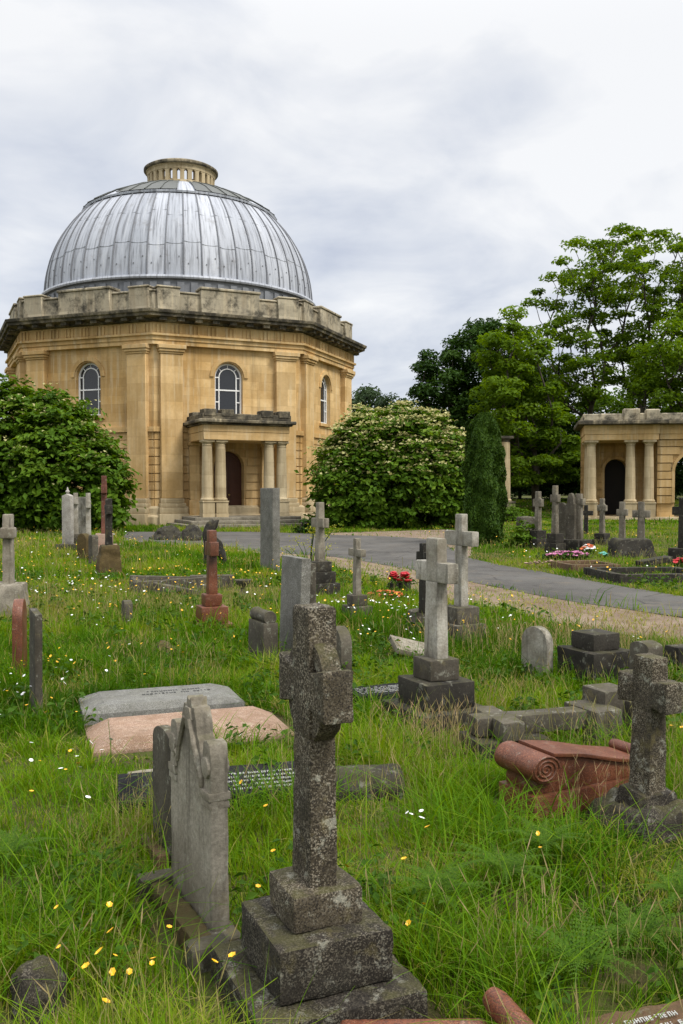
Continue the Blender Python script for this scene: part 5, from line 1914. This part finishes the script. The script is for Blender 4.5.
# ------------------------------------------------------------------ flowers left on graves
M['pet_red'] = plain('petals_red', (0.42, 0.012, 0.02), .6)
M['pet_pink'] = plain('petals_pink', (0.55, 0.20, 0.36), .6)
M['pet_orange'] = plain('petals_orange', (0.62, 0.14, 0.04), .6)
M['pet_white'] = plain('petals_white', (0.74, 0.74, 0.72), .6)
M['teal'] = plain('teal_wrap', (0.12, 0.42, 0.34), .4)
M['plant_leaf'] = leafmat('plant_leaf', [(0, (.03, .07, .01)), (1, (.07, .13, .02))], .3)


def posy(loc, r, h, n, petal, label, leaf=True, mats=None, cat='flowers', fs=.035, name='grave_flowers', pot=None, group=None, sx=1.0, sy=1.0, rz=0):
    rng = np.random.default_rng(int(abs(loc[0]) * 977 + loc[1] * 131))
    e = empty(name, loc, rz, label, cat, group)
    if leaf:
        k = n * 5
        c = rng.normal(size=(k, 3)) * [r * .5 * sx, r * .5 * sy, h * .2] + [0, 0, h * .55]
        v, q = leaf_quads(rng, c, rng.normal(size=(k, 3)) + [0, 0, 1], .05 + r * .12)
        np_mesh('leaves', M['plant_leaf'], v, quads=q, tint_q=rng.uniform(0, 1, k), parent=e, smooth_=False)
    for j, pm in enumerate(mats or [petal]):
        b = MB()
        for i in range(n):
            a, rr = rng.uniform(0, 2 * math.pi), r * math.sqrt(rng.uniform(0, 1))
            x, y = rr * math.cos(a) * sx, rr * math.sin(a) * sy
            z = h * (1 - .35 * (rr / r) ** 2) + rng.uniform(-.02, .02)
            s = fs * rng.uniform(.7, 1.2)
            T = Matrix.Translation((x, y, z)) @ Matrix.Rotation(rng.uniform(0, 6), 4, 'Z') @ Matrix.Rotation(rng.uniform(-.5, .5), 4, 'X')
            b.lathe([(s * .25, -s * .5), (s * .8, -.1 * s), (s, .25 * s), (s * .6, .45 * s), (s * .2, .3 * s)], 7, T)
        b.build('petals', pm, e, smooth_a=60)
    if pot:
        MB().lathe([(pot * .7, -.05), (pot, h * .55), (pot * .85, h * .55)], 14).build('pot', M['dark'], e)
    return e


s = spot(394, 590, .1, .25)
posy(s, .10, .34, 22, M['pet_red'], 'round bunch of red flowers in a dark pot, left of a pair', pot=.10, fs=.045)
s2 = spot(404.5, 590, .1, .25)
posy((s2[0], s2[1], 0), .10, .35, 22, M['pet_red'], 'round bunch of red flowers in a dark pot, right of a pair', pot=.10, fs=.045)
posy(spot(384, 596, .1, .1), .24, .16, 60, M['pet_orange'], 'low rusty orange bedding flowers in front of the red potted bunches', fs=.022, sx=1.2)
posy(spot(567, 559, .1, .5), .50, .24, 110, M['pet_pink'], 'bank of pink flowers planted along the brown kerbed plot', fs=.04, sx=1.1, sy=.35, rz=10)
posy(spot(545, 564, .1, .2), .40, .14, 40, M['pinkish'], 'withered brownish flowers lying by the brown kerbed plot', fs=.035, sx=1.2, sy=.4, rz=15, leaf=False)
posy(spot(588, 552, .1, .3), .17, .26, 18, None, 'white and orange bouquet at the foot of the pale-shafted cross', mats=[M['pet_white'], M['pet_orange']], fs=.055)
posy(spot(603, 555, .1, .1), .11, .14, 14, M['teal'], 'small teal wrapped posy on the grass before the stone mound', fs=.05)
posy(spot(681, 567, .1, .1), .16, .26, 22, M['pet_red'], 'bright red flowers at the foot of the dark cross by the frame edge', fs=.05)
posy(spot(633, 553, .1, .15), .10, .20, 8, M['pet_white'], 'few small white flowers before the dark stone mound', fs=.03)

for px, py, lab in ((163, 647, 'small brown clod of earth alone in the open meadow, the one nearer the tiny stump'), (173, 653, 'small brown clod of earth alone in the open meadow, the one nearer the ledger stones')):
    q = spot(px, py, .05, .03)
    e_ = empty('earth_clod', q, px, lab, 'clod')
    MB().lathe([(.10, -.05), (.11, .03), (.08, .09), (.03, .12)], 10).build('clod', M['brown_mossy'], e_, rough=(.03, 9, .04), seed=px)
    foot(q[0], q[1], .2, .2, 0)

# ------------------------------------------------------------------ ferns
M['fern'] = leafmat('fern_frond', [(0, (.030, .072, .005)), (.5, (.060, .128, .008)), (1, (.10, .17, .012))], .35)


def fern(px, py, s, label, seed, nf=10):
    rng = np.random.default_rng(seed)
    p = at(px, py, .16)
    s *= .80
    foot(p.x, p.y, s * .7, s * .7, 0)
    e = empty('bracken', (p.x, p.y, 0.13), 0, label, 'fern', 'bracken clumps in the meadow')
    vs, qs, off = [], [], 0
    for k in range(nf):
        a = 2 * math.pi * (k + rng.uniform(-.3, .3)) / nf
        L = s * rng.uniform(.7, 1.1)
        rise = rng.uniform(.45, .8)
        out = np.array([math.cos(a), math.sin(a), 0])
        side = np.array([-math.sin(a), math.cos(a), 0])
        n = 17
        pts = []
        for i in range(n + 1):
            t = i / n
            pts.append(out * (L * (t * .55 + .45 * t * t)) + np.array([0, 0, L * rise * (1.25 * t - .85 * t * t)]))
        for i in range(2, n):
            t = i / n
            w = L * .24 * (1 - t) ** .8 * min(1, t * 4)
            d = pts[i + 1] - pts[i]
            d /= np.linalg.norm(d)
            for sg in (-1, 1):
                m = 4
                w = rng.uniform(.7, 1.2) * L * .24 * (1 - t) ** .8 * min(1, t * 4)
                ax = side * sg * .95 + d * .35
                ax /= np.linalg.norm(ax)
                upv = np.cross(ax, d) * sg
                for j in range(m):
                    u0 = j / m
                    c = pts[i] + ax * w * (u0 + .5 / m) - np.array([0, 0, w * .35 * u0 * u0])
                    for s2_ in (-1, 1):
                        lw = w * .24 * (1 - u0 * .72) + .003
                        tipv = d * s2_ * lw + ax * lw * .5
                        b_ = ax * w / m * .47
                        q = [c - b_, c + tipv * .6 - b_ * .3, c + tipv, c + b_]
                        vs += q
                        qs.append([off, off + 1, off + 2, off + 3])
                        off += 4
        for i in range(n):
            r_ = side * .0025
            vs += [pts[i] - r_, pts[i] + r_, pts[i + 1] + r_ * .6, pts[i + 1] - r_ * .6]
            qs.append([off, off + 1, off + 2, off + 3])
            off += 4
    np_mesh('fronds', M['fern'], np.array(vs), quads=np.array(qs), tint_q=np.clip(rng.normal(.5, .2, len(qs)), 0, 1), parent=e, smooth_=False)


for i, (px, py, s, lab) in enumerate((
        (440, 890, .34, 'feathery bracken clump just right of the wheel cross steps, by yellow flowers'),
        (505, 868, .34, 'feathery bracken clump in the open grass below the red scroll tomb'),
        (545, 842, .30, 'small bracken clump nearest the front of the red scroll tomb'),
        (580, 960, .40, 'largest bracken clump, low over the grass above the white lettered mossy slab'),
        (640, 930, .34, 'bracken clump between the squat speckled cross and the mossy lettered slab'),
        (676, 890, .30, 'bracken clump below the squat speckled cross at the right edge'),
        (10, 850, .30, 'bracken clump in the long grass at the left edge of the meadow'))):
    fern(px, py, s, lab, 200 + i)


# ------------------------------------------------------------------ grass
M['grass'] = leafmat('grass_blades', [(0.0, (0.026, 0.078, 0.003)), (0.35, (0.072, 0.172, 0.005)), (0.65, (0.128, 0.236, 0.008)), (0.86, (0.20, 0.27, 0.014)), (1.0, (0.32, 0.27, 0.09))], 0.42, rough=0.6, spec=0.06)
M['seed'] = leafmat('grass_seed_heads', [(0.0, (0.17, 0.20, 0.05)), (0.5, (0.33, 0.28, 0.12)), (1.0, (0.50, 0.37, 0.22))], 0.35, rough=0.8, spec=0.1)


def poly_in(poly, x, y):
    c = np.zeros(len(x), bool)
    n = len(poly)
    j = n - 1
    for i in range(n):
        xi, yi = poly[i]
        xj, yj = poly[j]
        k = ((yi > y) != (yj > y)) & (x < (xj - xi) * (y - yi) / (yj - yi + 1e-12) + xi)
        c ^= k
        j = i
    return c


def vnoise(x, y, s, seed):
    """smooth value noise in [0,1]"""
    rng = np.random.default_rng(seed)
    g = rng.uniform(0, 1, (256, 256))
    u, v = x * s + 1000, y * s + 1000
    i, j = np.floor(u).astype(int), np.floor(v).astype(int)
    fu, fv = u - i, v - j
    fu, fv = fu * fu * (3 - 2 * fu), fv * fv * (3 - 2 * fv)
    G_ = lambda a, b: g[a % 256, b % 256]
    return (G_(i, j) * (1 - fu) + G_(i + 1, j) * fu) * (1 - fv) + (G_(i, j + 1) * (1 - fu) + G_(i + 1, j + 1) * fu) * fv


ROADX = []


def clear(x, y, grow=0.0):
    jr = np.random.default_rng(len(x))
    ok = ~poly_in(ROAD, x + jr.normal(0, .07, len(x)), y + jr.normal(0, .14, len(x)))
    for cx, cy, hx, hy, rz in FOOT:
        dx, dy = x - cx, y - cy
        u = dx * math.cos(rz) + dy * math.sin(rz)
        v = -dx * math.sin(rz) + dy * math.cos(rz)
        ok &= ~((np.abs(u) < hx + grow) & (np.abs(v) < hy + grow))
    # the chapel and pavilion stand clear
    ok &= ~(np.hypot(x - CH[0], y - CH[1]) < 10.7)
    ok &= ~((x > 12.9) & (x < 28) & (y > 50.4) & (y < 56))
    return ok


def scatter(rng, y0, y1, dens, half=0.47, side=1.6):
    ymid = (y1 ** 2 - y0 ** 2) / 2
    area = 2 * (half * ymid + side * (y1 - y0))
    n = int(area * dens)
    y = rng.uniform(y0, y1, n * 2)
    w = half * y + side
    keep = rng.uniform(0, 1, n * 2) < w / (half * y1 + side)
    y = y[keep][:n]
    x = rng.uniform(-1, 1, len(y)) * (half * y + side)
    return x, y


def blades(rng, x, y, h, w, bend, nseg, tint, zbase=None, face=None):
    """curved tapering blades; returns verts, quads, tris, tints"""
    n = len(x)
    a = rng.uniform(0, 2 * math.pi, n)
    dirx, diry = np.cos(a), np.sin(a)
    tw = a + math.pi / 2 + rng.normal(0, 0.5, n)
    sx, sy = np.cos(tw), np.sin(tw)
    lean0 = rng.uniform(0.0, 0.35, n)
    z0 = gz(0, y) if zbase is None else zbase
    vs = np.zeros((n, 2 * nseg + 1, 3), np.float32)
    for i in range(nseg + 1):
        t = i / nseg
        out = h * (lean0 * t + bend * t * t)
        up = h * (t - 0.45 * bend * t * t)
        cx, cy, cz = x + dirx * out, y + diry * out, z0 - 0.01 + up
        if i < nseg:
            ww = w * 0.5 * (1 - 0.55 * t)
            vs[:, 2 * i] = np.stack([cx - sx * ww, cy - sy * ww, cz], 1)
            vs[:, 2 * i + 1] = np.stack([cx + sx * ww, cy + sy * ww, cz], 1)
        else:
            vs[:, 2 * i] = np.stack([cx, cy, cz], 1)
    m = 2 * nseg + 1
    base = (np.arange(n) * m)[:, None]
    qs = [base + np.array([[2 * i, 2 * i + 1, 2 * i + 3, 2 * i + 2]]) for i in range(nseg - 1)]
    q = np.stack(qs, 1).reshape(-1, 4) if qs else np.zeros((0, 4), int)
    tq = np.repeat(tint, nseg - 1)
    tr = base + np.array([[2 * nseg - 2, 2 * nseg - 1, 2 * nseg]])
    return vs.reshape(-1, 3), q, tr, tq, tint


def merge(parts):
    V, Q, T, TQ, TT, o = [], [], [], [], [], 0
    for v, q, t, tq, tt in parts:
        V.append(v)
        Q.append(q + o)
        T.append(t + o)
        TQ.append(tq)
        TT.append(tt)
        o += len(v)
    return np.concatenate(V), np.concatenate(Q), np.concatenate(T), np.concatenate(TQ), np.concatenate(TT)


def lawn(x, y):
    """how tall the grass stands: mown along the road's far side, rank in the meadow"""
    k = 0.55 + 0.75 * vnoise(x, y, 0.55, 1) * (0.5 + vnoise(x, y, 1.7, 2))
    return k


# where the sward lies low round the stones: (place in view, radius, share of the height), and where it has browned
LOW = [(181, 925, .28, .45), (215, 985, .25, .4), (255, 1010, .25, .4), (38, 1000, .22, .4), (400, 1015, .22, .5), (640, 1010, .3, .5), (545, 818, .25, .5), (600, 800, .2, .55), (430, 726, .3, .5), (250, 805, .25, .5), (150, 745, .5, .55), (230, 730, .4, .6),
       (160, 725, .5, .5), (640, 832, .25, .5), (490, 748, .35, .6), (540, 745, .35, .6), (384, 700, .3, .45), (365, 800, .25, .5), (165, 872, .2, .5)]
BROWN = [(430, 850, .30, .22), (385, 868, .22, .16), (200, 676, .35, .35), (330, 772, .1, .15), (215, 762, .25, .18), (130, 830, .18, .25), (470, 720, .25, .3), (640, 870, .2, .25), (300, 700, .2, .2), (150, 600, .5, .4), (250, 560, .6, .5)]


def grass():
    rng = np.random.default_rng(123)
    parts = []
    for y0, y1, dens, hmean, w, nseg in ((1.9, 3.6, 9000, 0.135, 0.0044, 4), (3.6, 5.5, 5600, 0.130, 0.0056, 3), (5.5, 9.0, 3000, 0.128, 0.008, 3), (9, 15, 1150, 0.135, 0.012, 2), (15, 26, 440, 0.13, 0.020, 2), (26, 44, 160, 0.13, 0.036, 2), (44, 75, 60, 0.15, 0.07, 2)):
        x, y = scatter(rng, y0, y1, dens)
        ok = clear(x, y)
        x, y = x[ok], y[ok]
        inv = poly_in(VERGE, x, y) | poly_in(VERGE2, x, y)
        keep = ~inv | (rng.uniform(0, 1, len(x)) < 0.16)
        # clumpy: bare spots between tussocks
        cl = vnoise(x, y, 3.2, 5) * 0.6 + vnoise(x, y, 8.0, 6) * 0.4
        keep &= rng.uniform(0, 1, len(x)) < np.clip(0.45 + cl * 1.1, 0, 1)
        x, y, inv = x[keep], y[keep], inv[keep]
        n = len(x)
        L_ = lawn(x, y)
        dry = vnoise(x, y, 1.3, 9)
        tus = vnoise(x, y, 4.5, 7)
        far = y > np.interp(x, [2.5, 3.3, 5.5, 9], [28, 20.5, 14.2, 9])     # across the road: cut shorter
        h = hmean * L_ * (0.40 + 1.3 * tus * tus + 0.3 * tus) * rng.lognormal(0, 0.32, n)
        h = np.where(inv, h * 0.45, h) * (1 - 0.5 * smooth(0.70, 0.88, dry))
        h = np.where(far & (x > 1.5), h * 0.62, h)
        for px, py, r_, f_ in LOW:
            q = at(px, py, .05)
            h = h * (1 - (1 - f_) * np.clip(1.6 * np.exp(-((x - q.x) ** 2 + (y - q.y) ** 2) / r_ ** 2), 0, 1))
        brown = np.zeros(n)
        for px, py, rx, ry in BROWN:
            q = at(px, py, .05)
            brown = np.maximum(brown, np.exp(-((x - q.x) / rx) ** 2 - ((y - q.y) / ry) ** 2))
        h = h * (1 - .45 * brown)
        h = np.clip(h, 0.03, 0.55)
        bend = np.clip(rng.normal(0.45, 0.30, n), 0.02, 1.1) * np.clip(h / 0.16, 0.6, 1.25)
        base_t = 0.14 + 0.52 * smooth(.22, .78, vnoise(x, y, 0.75, 11)) + 0.34 * (vnoise(x, y, 2.4, 12) - 0.5)
        tint = base_t + rng.normal(0, 0.13, n)
        tint = np.where(rng.uniform(0, 1, n) < 0.05 + 0.40 * smooth(0.70, 0.88, dry), rng.uniform(0.88, 1.0, n), tint)
        tint = np.where(rng.uniform(0, 1, n) < .75 * brown, rng.uniform(.80, 1.0, n), tint)
        tint = np.where(inv, tint + 0.2, tint)
        # second-distance meadow is paler with seeding grass
        tint = np.clip(tint + 0.10 * smooth(5, 13, y), 0, 1)
        parts.append(blades(rng, x, y, h, w * rng.uniform(0.6, 1.4, n), bend, nseg, tint))
    # flattened thatch of dead blades low in the sward
    for y0, y1, dens, w in ((1.9, 4.5, 1100, .005), (4.5, 10, 380, .008), (10, 22, 60, .016)):
        x, y = scatter(rng, y0, y1, dens)
        k = clear(x, y) & (vnoise(x, y, 1.9, 31) > 0.45)
        x, y = x[k], y[k]
        n = len(x)
        parts.append(blades(rng, x, y, rng.uniform(.05, .13, n), w * rng.uniform(.7, 1.3, n), rng.uniform(.7, 1.2, n), 3, rng.uniform(.86, 1.0, n)))
    # long arching tufts round the stones
    tx, ty = [], []
    for px, py, r, k in ((240, 722, .14, 420), (400, 990, .30, 350), (470, 900, .4, 350), (60, 900, .4, 350), (270, 800, .22, 450), (470, 820, .2, 250), (560, 850, .25, 250), (480, 960, .35, 350), (215, 735, .15, 350), (620, 745, .25, 350), (470, 775, .35, 250), (110, 940, .25, 250), (20, 800, .4, 250)):
        p = at(px, py, 0.08)
        tx.append(p.x + rng.normal(0, r, k))
        ty.append(p.y + rng.normal(0, r, k))
    x, y = np.concatenate(tx), np.concatenate(ty)
    ok = clear(x, y) & (y > 2.0)
    x, y = x[ok], y[ok]
    n = len(x)
    parts.append(blades(rng, x, y, rng.uniform(.20, .42, n), rng.uniform(.004, .0085, n), rng.uniform(.3, 1.1, n), 5, np.clip(rng.normal(.45, .15, n), 0, .85)))
    V, Q, T, TQ, TT = merge(parts)
    o = np_mesh('grass', M['grass'], V, quads=Q, tris=T, tint_q=TQ, tint_t=TT)
    tag(o, kind='stuff')


grass()


def seed_heads():
    """flowering stems with feathery tops"""
    rng = np.random.default_rng(321)
    parts = []
    X, Y, H, TN = [], [], [], []
    x, y = scatter(rng, 2.1, 6, 150)
    k = vnoise(x, y, 1.1, 21) > 0.42
    X.append(x[k]); Y.append(y[k]); H.append(rng.uniform(.20, .42, k.sum())); TN.append(rng.uniform(.0, .7, k.sum()))
    x, y = scatter(rng, 6, 14, 70)
    k = vnoise(x, y, 0.6, 22) > 0.45
    X.append(x[k]); Y.append(y[k]); H.append(rng.uniform(.20, .36, k.sum())); TN.append(rng.uniform(.0, .6, k.sum()))
    x, y = scatter(rng, 14, 40, 14)
    k = vnoise(x, y, 0.3, 23) > 0.45
    X.append(x[k]); Y.append(y[k]); H.append(rng.uniform(.18, .32, k.sum())); TN.append(rng.uniform(.0, .5, k.sum()))
    # the pale dry patches
    for px, py, rx, ry, k, t in ((440, 738, .22, .10, 150, .75), (140, 830, .18, .25, 170, .35), (530, 640, .9, .35, 200, .6), (600, 640, .9, .3, 200, .65), (330, 533, 0.01, 0.01, 1, .5), (470, 705, .18, .2, 90, .6), (600, 800, .2, .2, 90, .75), (30, 545, 2.0, 1.2, 350, .55), (240, 543, 1.6, .6, 200, .6), (640, 650, .6, .3, 130, .7), (560, 940, .2, .15, 50, .7), (410, 905, .25, .15, 70, .5)):
        p = at(px, py, .1)
        X.append(p.x + rng.normal(0, rx, k)); Y.append(p.y + rng.normal(0, ry, k)); H.append(rng.uniform(.17, .36, k)); TN.append(np.clip(rng.normal(t, .18, k), 0, 1))
    x, y, h, tn = map(np.concatenate, (X, Y, H, TN))
    ok = clear(x, y) & ~poly_in(VERGE, x, y) & (y > 2.0)
    x, y, h, tn = x[ok], y[ok], h[ok], tn[ok]
    n = len(x)
    sc = np.clip(y / 6.0, 0.75, 3.5)
    wst = 0.0011 * sc
    a = rng.uniform(0, 2 * math.pi, n)
    ln = rng.uniform(.08, .45, n)
    z0 = gz(0, y)
    dx, dy = np.cos(a), np.sin(a)
    V = np.zeros((n, 14, 3))
    ca, sa = np.cos(a + 1.57), np.sin(a + 1.57)
    for i, t in enumerate((0, .5, .8)):
        cx, cy, cz = x + dx * h * ln * t * t, y + dy * h * ln * t * t, z0 + h * t * .98
        V[:, 2 * i] = np.stack([cx - ca * wst, cy - sa * wst, cz], 1)
        V[:, 2 * i + 1] = np.stack([cx + ca * wst, cy + sa * wst, cz], 1)
    # head: two crossed long diamonds
    hw = rng.uniform(.0016, .0038, n) * np.clip(sc, .8, 2.6)
    c0 = np.stack([x + dx * h * ln * .64, y + dy * h * ln * .64, z0 + h * .79], 1)
    c2 = np.stack([x + dx * h * ln * 1.1, y + dy * h * ln * 1.1, z0 + h * 1.02], 1)
    cm = c0 * .6 + c2 * .4
    s1 = np.stack([ca * hw, sa * hw, hw * 0], 1)
    s2 = np.stack([dx * hw * .7, dy * hw * .7, -hw * .5], 1)
    V[:, 6], V[:, 7], V[:, 8], V[:, 9] = c0, cm - s1, c2, cm + s1
    V[:, 10], V[:, 11], V[:, 12], V[:, 13] = c0, cm - s2, c2, cm + s2
    b = (np.arange(n) * 14)[:, None]
    q = np.stack([b + np.array([[0, 1, 3, 2]]), b + np.array([[2, 3, 5, 4]]), b + np.array([[6, 7, 8, 9]]), b + np.array([[10, 11, 12, 13]])], 1).reshape(-1, 4)
    o = np_mesh('seeding_grass', M['seed'], V.reshape(-1, 3), quads=q, tint_q=np.repeat(tn, 4), smooth_=False)
    tag(o, kind='stuff')


seed_heads()



def broad_weeds():
    rng = np.random.default_rng(555)
    C, N_, S, T = [], [], [], []
    for y0, y1, dens, thr, sz in ((2.0, 4.5, 42, .45, .045), (4.5, 9, 22, .48, .06), (9, 18, 7, .5, .09)):
        x, y = scatter(rng, y0, y1, dens)
        k = clear(x, y) & (vnoise(x, y, .9, 33) > thr) & ~poly_in(VERGE, x, y - .2) & ~poly_in(VERGE, x, y) & ~poly_in(ROAD, x, y + .3) & ~poly_in(ROAD, x, y - .4)
        x, y = x[k], y[k]
        for i in range(9):
            a = rng.uniform(0, 6.28, len(x))
            r = sz * rng.uniform(.3, 1.5, len(x))
            C.append(np.stack([x + r * np.cos(a), y + r * np.sin(a), rng.uniform(.05, .19, len(x))], 1))
            N_.append(np.stack([.5 * np.cos(a), .5 * np.sin(a), np.ones(len(x))], 1) + rng.normal(0, .3, (len(x), 3)))
            S.append(np.full(len(x), sz))
            T.append(np.clip(rng.normal(.4, .2, len(x)), 0, 1))
    C, N_, S, T = map(np.concatenate, (C, N_, S, T))
    v, q = leaf_quads(rng, C, N_, S, .55)
    tag(np_mesh('broad_leaved_weeds', M['plant_leaf2'], v, quads=q, tint_q=T, smooth_=False), kind='stuff')


M['plant_leaf2'] = leafmat('weed_leaf', [(0, (.025, .065, .006)), (.6, (.055, .12, .010)), (1, (.11, .16, .02))], .3)
broad_weeds()

# ------------------------------------------------------------------ wild flowers in the grass
M['butter'] = plain('buttercup_petals', (0.75, 0.42, 0.015), .35, var=.1)
M['daisy'] = plain('daisy_petals', (0.78, 0.78, 0.74), .6, var=.05)


def wild(name, mat, spots, seed, size, hgt, cup, dense):
    rng = np.random.default_rng(seed)
    X, Y = [], []
    for px, py, rx, ry, k in spots:
        p = at(px, py, .15)
        X.append(p.x + rng.normal(0, rx, k)); Y.append(p.y + rng.normal(0, ry, k))
    for y0, y1, d, thr, sd in dense:
        x, y = scatter(rng, y0, y1, d)
        k = vnoise(x, y, .5, sd) > thr
        X.append(x[k]); Y.append(y[k])
    x, y = np.concatenate(X), np.concatenate(Y)
    ok = clear(x, y) & ~poly_in(VERGE, x, y) & (y > 2.2)
    x, y = x[ok], y[ok]
    n = len(x)
    s = size * rng.uniform(.7, 1.25, n) * np.clip(y / 10, 1, 1.5)
    h = hgt * rng.uniform(.7, 1.35, n)
    z = gz(0, y) + h
    P = 6
    tl = rng.normal(0, .35, (n, 2))
    V = np.zeros((n, 1 + 2 * P, 3))
    V[:, 0] = np.stack([x, y, z - s * .35 * cup], 1)
    rot = rng.uniform(0, 6, n)
    for i in range(2 * P):
        a = rot + math.pi * i / P
        r = s * (1.0 if i % 2 == 0 else .8)
        ox, oy = np.cos(a) * r, np.sin(a) * r
        V[:, 1 + i] = np.stack([x + ox, y + oy, z + ox * tl[:, 0] + oy * tl[:, 1] + s * .25 * cup], 1)
    b = (np.arange(n) * (1 + 2 * P))[:, None]
    t = np.stack([b + np.array([[0, 1 + i, 1 + (i + 1) % (2 * P)]]) for i in range(2 * P)], 1).reshape(-1, 3)
    o = np_mesh(name, mat, V.reshape(-1, 3), tris=t, smooth_=False)
    tag(o, kind='stuff')
    # their stems
    a = rng.uniform(0, 6.28, n)
    wv = .0013 * np.clip(y / 4, 1, 3)
    ca, sa = np.cos(a) * wv, np.sin(a) * wv
    bx, by = x + rng.normal(0, .03, n), y + rng.normal(0, .03, n)
    z0 = gz(0, y)
    S = np.stack([np.stack([bx - ca, by - sa, z0], 1), np.stack([bx + ca, by + sa, z0], 1), np.stack([x + ca * .7, y + sa * .7, z - s * .3 * cup], 1), np.stack([x - ca * .7, y - sa * .7, z - s * .3 * cup], 1)], 1)
    o = np_mesh('flower_stems', M['grass'], S.reshape(-1, 3), quads=np.arange(4 * n).reshape(n, 4), tint_q=np.full(n, .4), smooth_=False)
    tag(o, kind='stuff')


wild('buttercups', M['butter'], [(110, 965, .16, .10, 7), (95, 980, .2, .1, 4), (60, 985, .15, .08, 3), (235, 1000, .04, .04, 4), (150, 995, .1, .06, 3), (355, 985, .03, .03, 2), (375, 990, .03, .03, 3), (420, 905, .1, .1, 3), (50, 665, .35, .3, 28), (250, 850, .2, .3, 6),
                                          (320, 618, .35, .3, 30), (490, 604, .25, .25, 26), (345, 630, .4, .4, 22), (60, 600, 1.2, 1.0, 60), (110, 585, 1.5, 1.2, 60), (230, 580, 1.2, 1.5, 60), (165, 575, 1.0, 1.0, 40), (230, 615, .5, .4, 22), (45, 785, .2, .2, 9), (590, 975, .06, .06, 4), (460, 850, .4, .3, 5), (680, 745, .1, .1, 4), (150, 650, .7, .6, 20), (40, 560, 1.5, 1.5, 60), (330, 580, .5, .6, 16)],
          41, .0115, .22, 1.0, ((2.3, 5, 1.6, .35, 51), (5, 12, 4.5, .40, 52), (12, 36, 3.0, .40, 53)))
wild('daisies', M['daisy'], [(400, 605, .45, .45, 60), (430, 620, .3, .5, 30), (350, 602, .5, .5, 40), (20, 690, .3, .5, 26), (35, 770, .25, .25, 16), (70, 582, .5, .4, 34), (60, 592, .6, .5, 30), (120, 600, .5, .4, 14), (440, 585, .3, .4, 18), (500, 625, .4, .3, 18), (420, 830, .04, .04, 4), (240, 590, .8, 1.2, 30), (90, 620, .7, .4, 18), (610, 645, .5, .3, 14), (380, 640, .5, .5, 16)],
     42, .0125, .21, 0.15, ((5, 12, 1.0, .5, 54), (12, 34, .8, .45, 55)))


# a yellow-green flowering weed before the tall grey cross
def weed():
    rng = np.random.default_rng(9)
    p = spot(310, 572, .1, -.4)
    e = empty('flowering_weed', p, 0, 'tall yellow-green flowering weed in front of the cross on three black steps', 'wild plant')
    b = MB()
    tips = []
    for i in range(16):
        a, l = rng.uniform(0, 6.28), rng.uniform(.3, .62)
        q = (math.cos(a) * l * .85, math.sin(a) * l * .5, rng.uniform(.55, 1.0))
        b.tube([(0, 0, 0), (q[0] * .4, q[1] * .4, q[2] * .6), q], [.010, .008, .005], 4)
        tips.append(q)
    b.build('stems', M['plant_leaf'], e)
    k = 16 * 22
    c = np.repeat(np.array(tips), 22, 0) + rng.normal(size=(k, 3)) * [.06, .06, .04]
    v, q = leaf_quads(rng, c, rng.normal(size=(k, 3)) * .5 + [0, 0, 1], .035, .8)
    np_mesh('flower_heads', leafmat('weed_flowers', [(0, (.25, .28, .03)), (1, (.42, .40, .05))], .4), v, quads=q, tint_q=rng.uniform(0, 1, k), parent=e, smooth_=False)


weed()
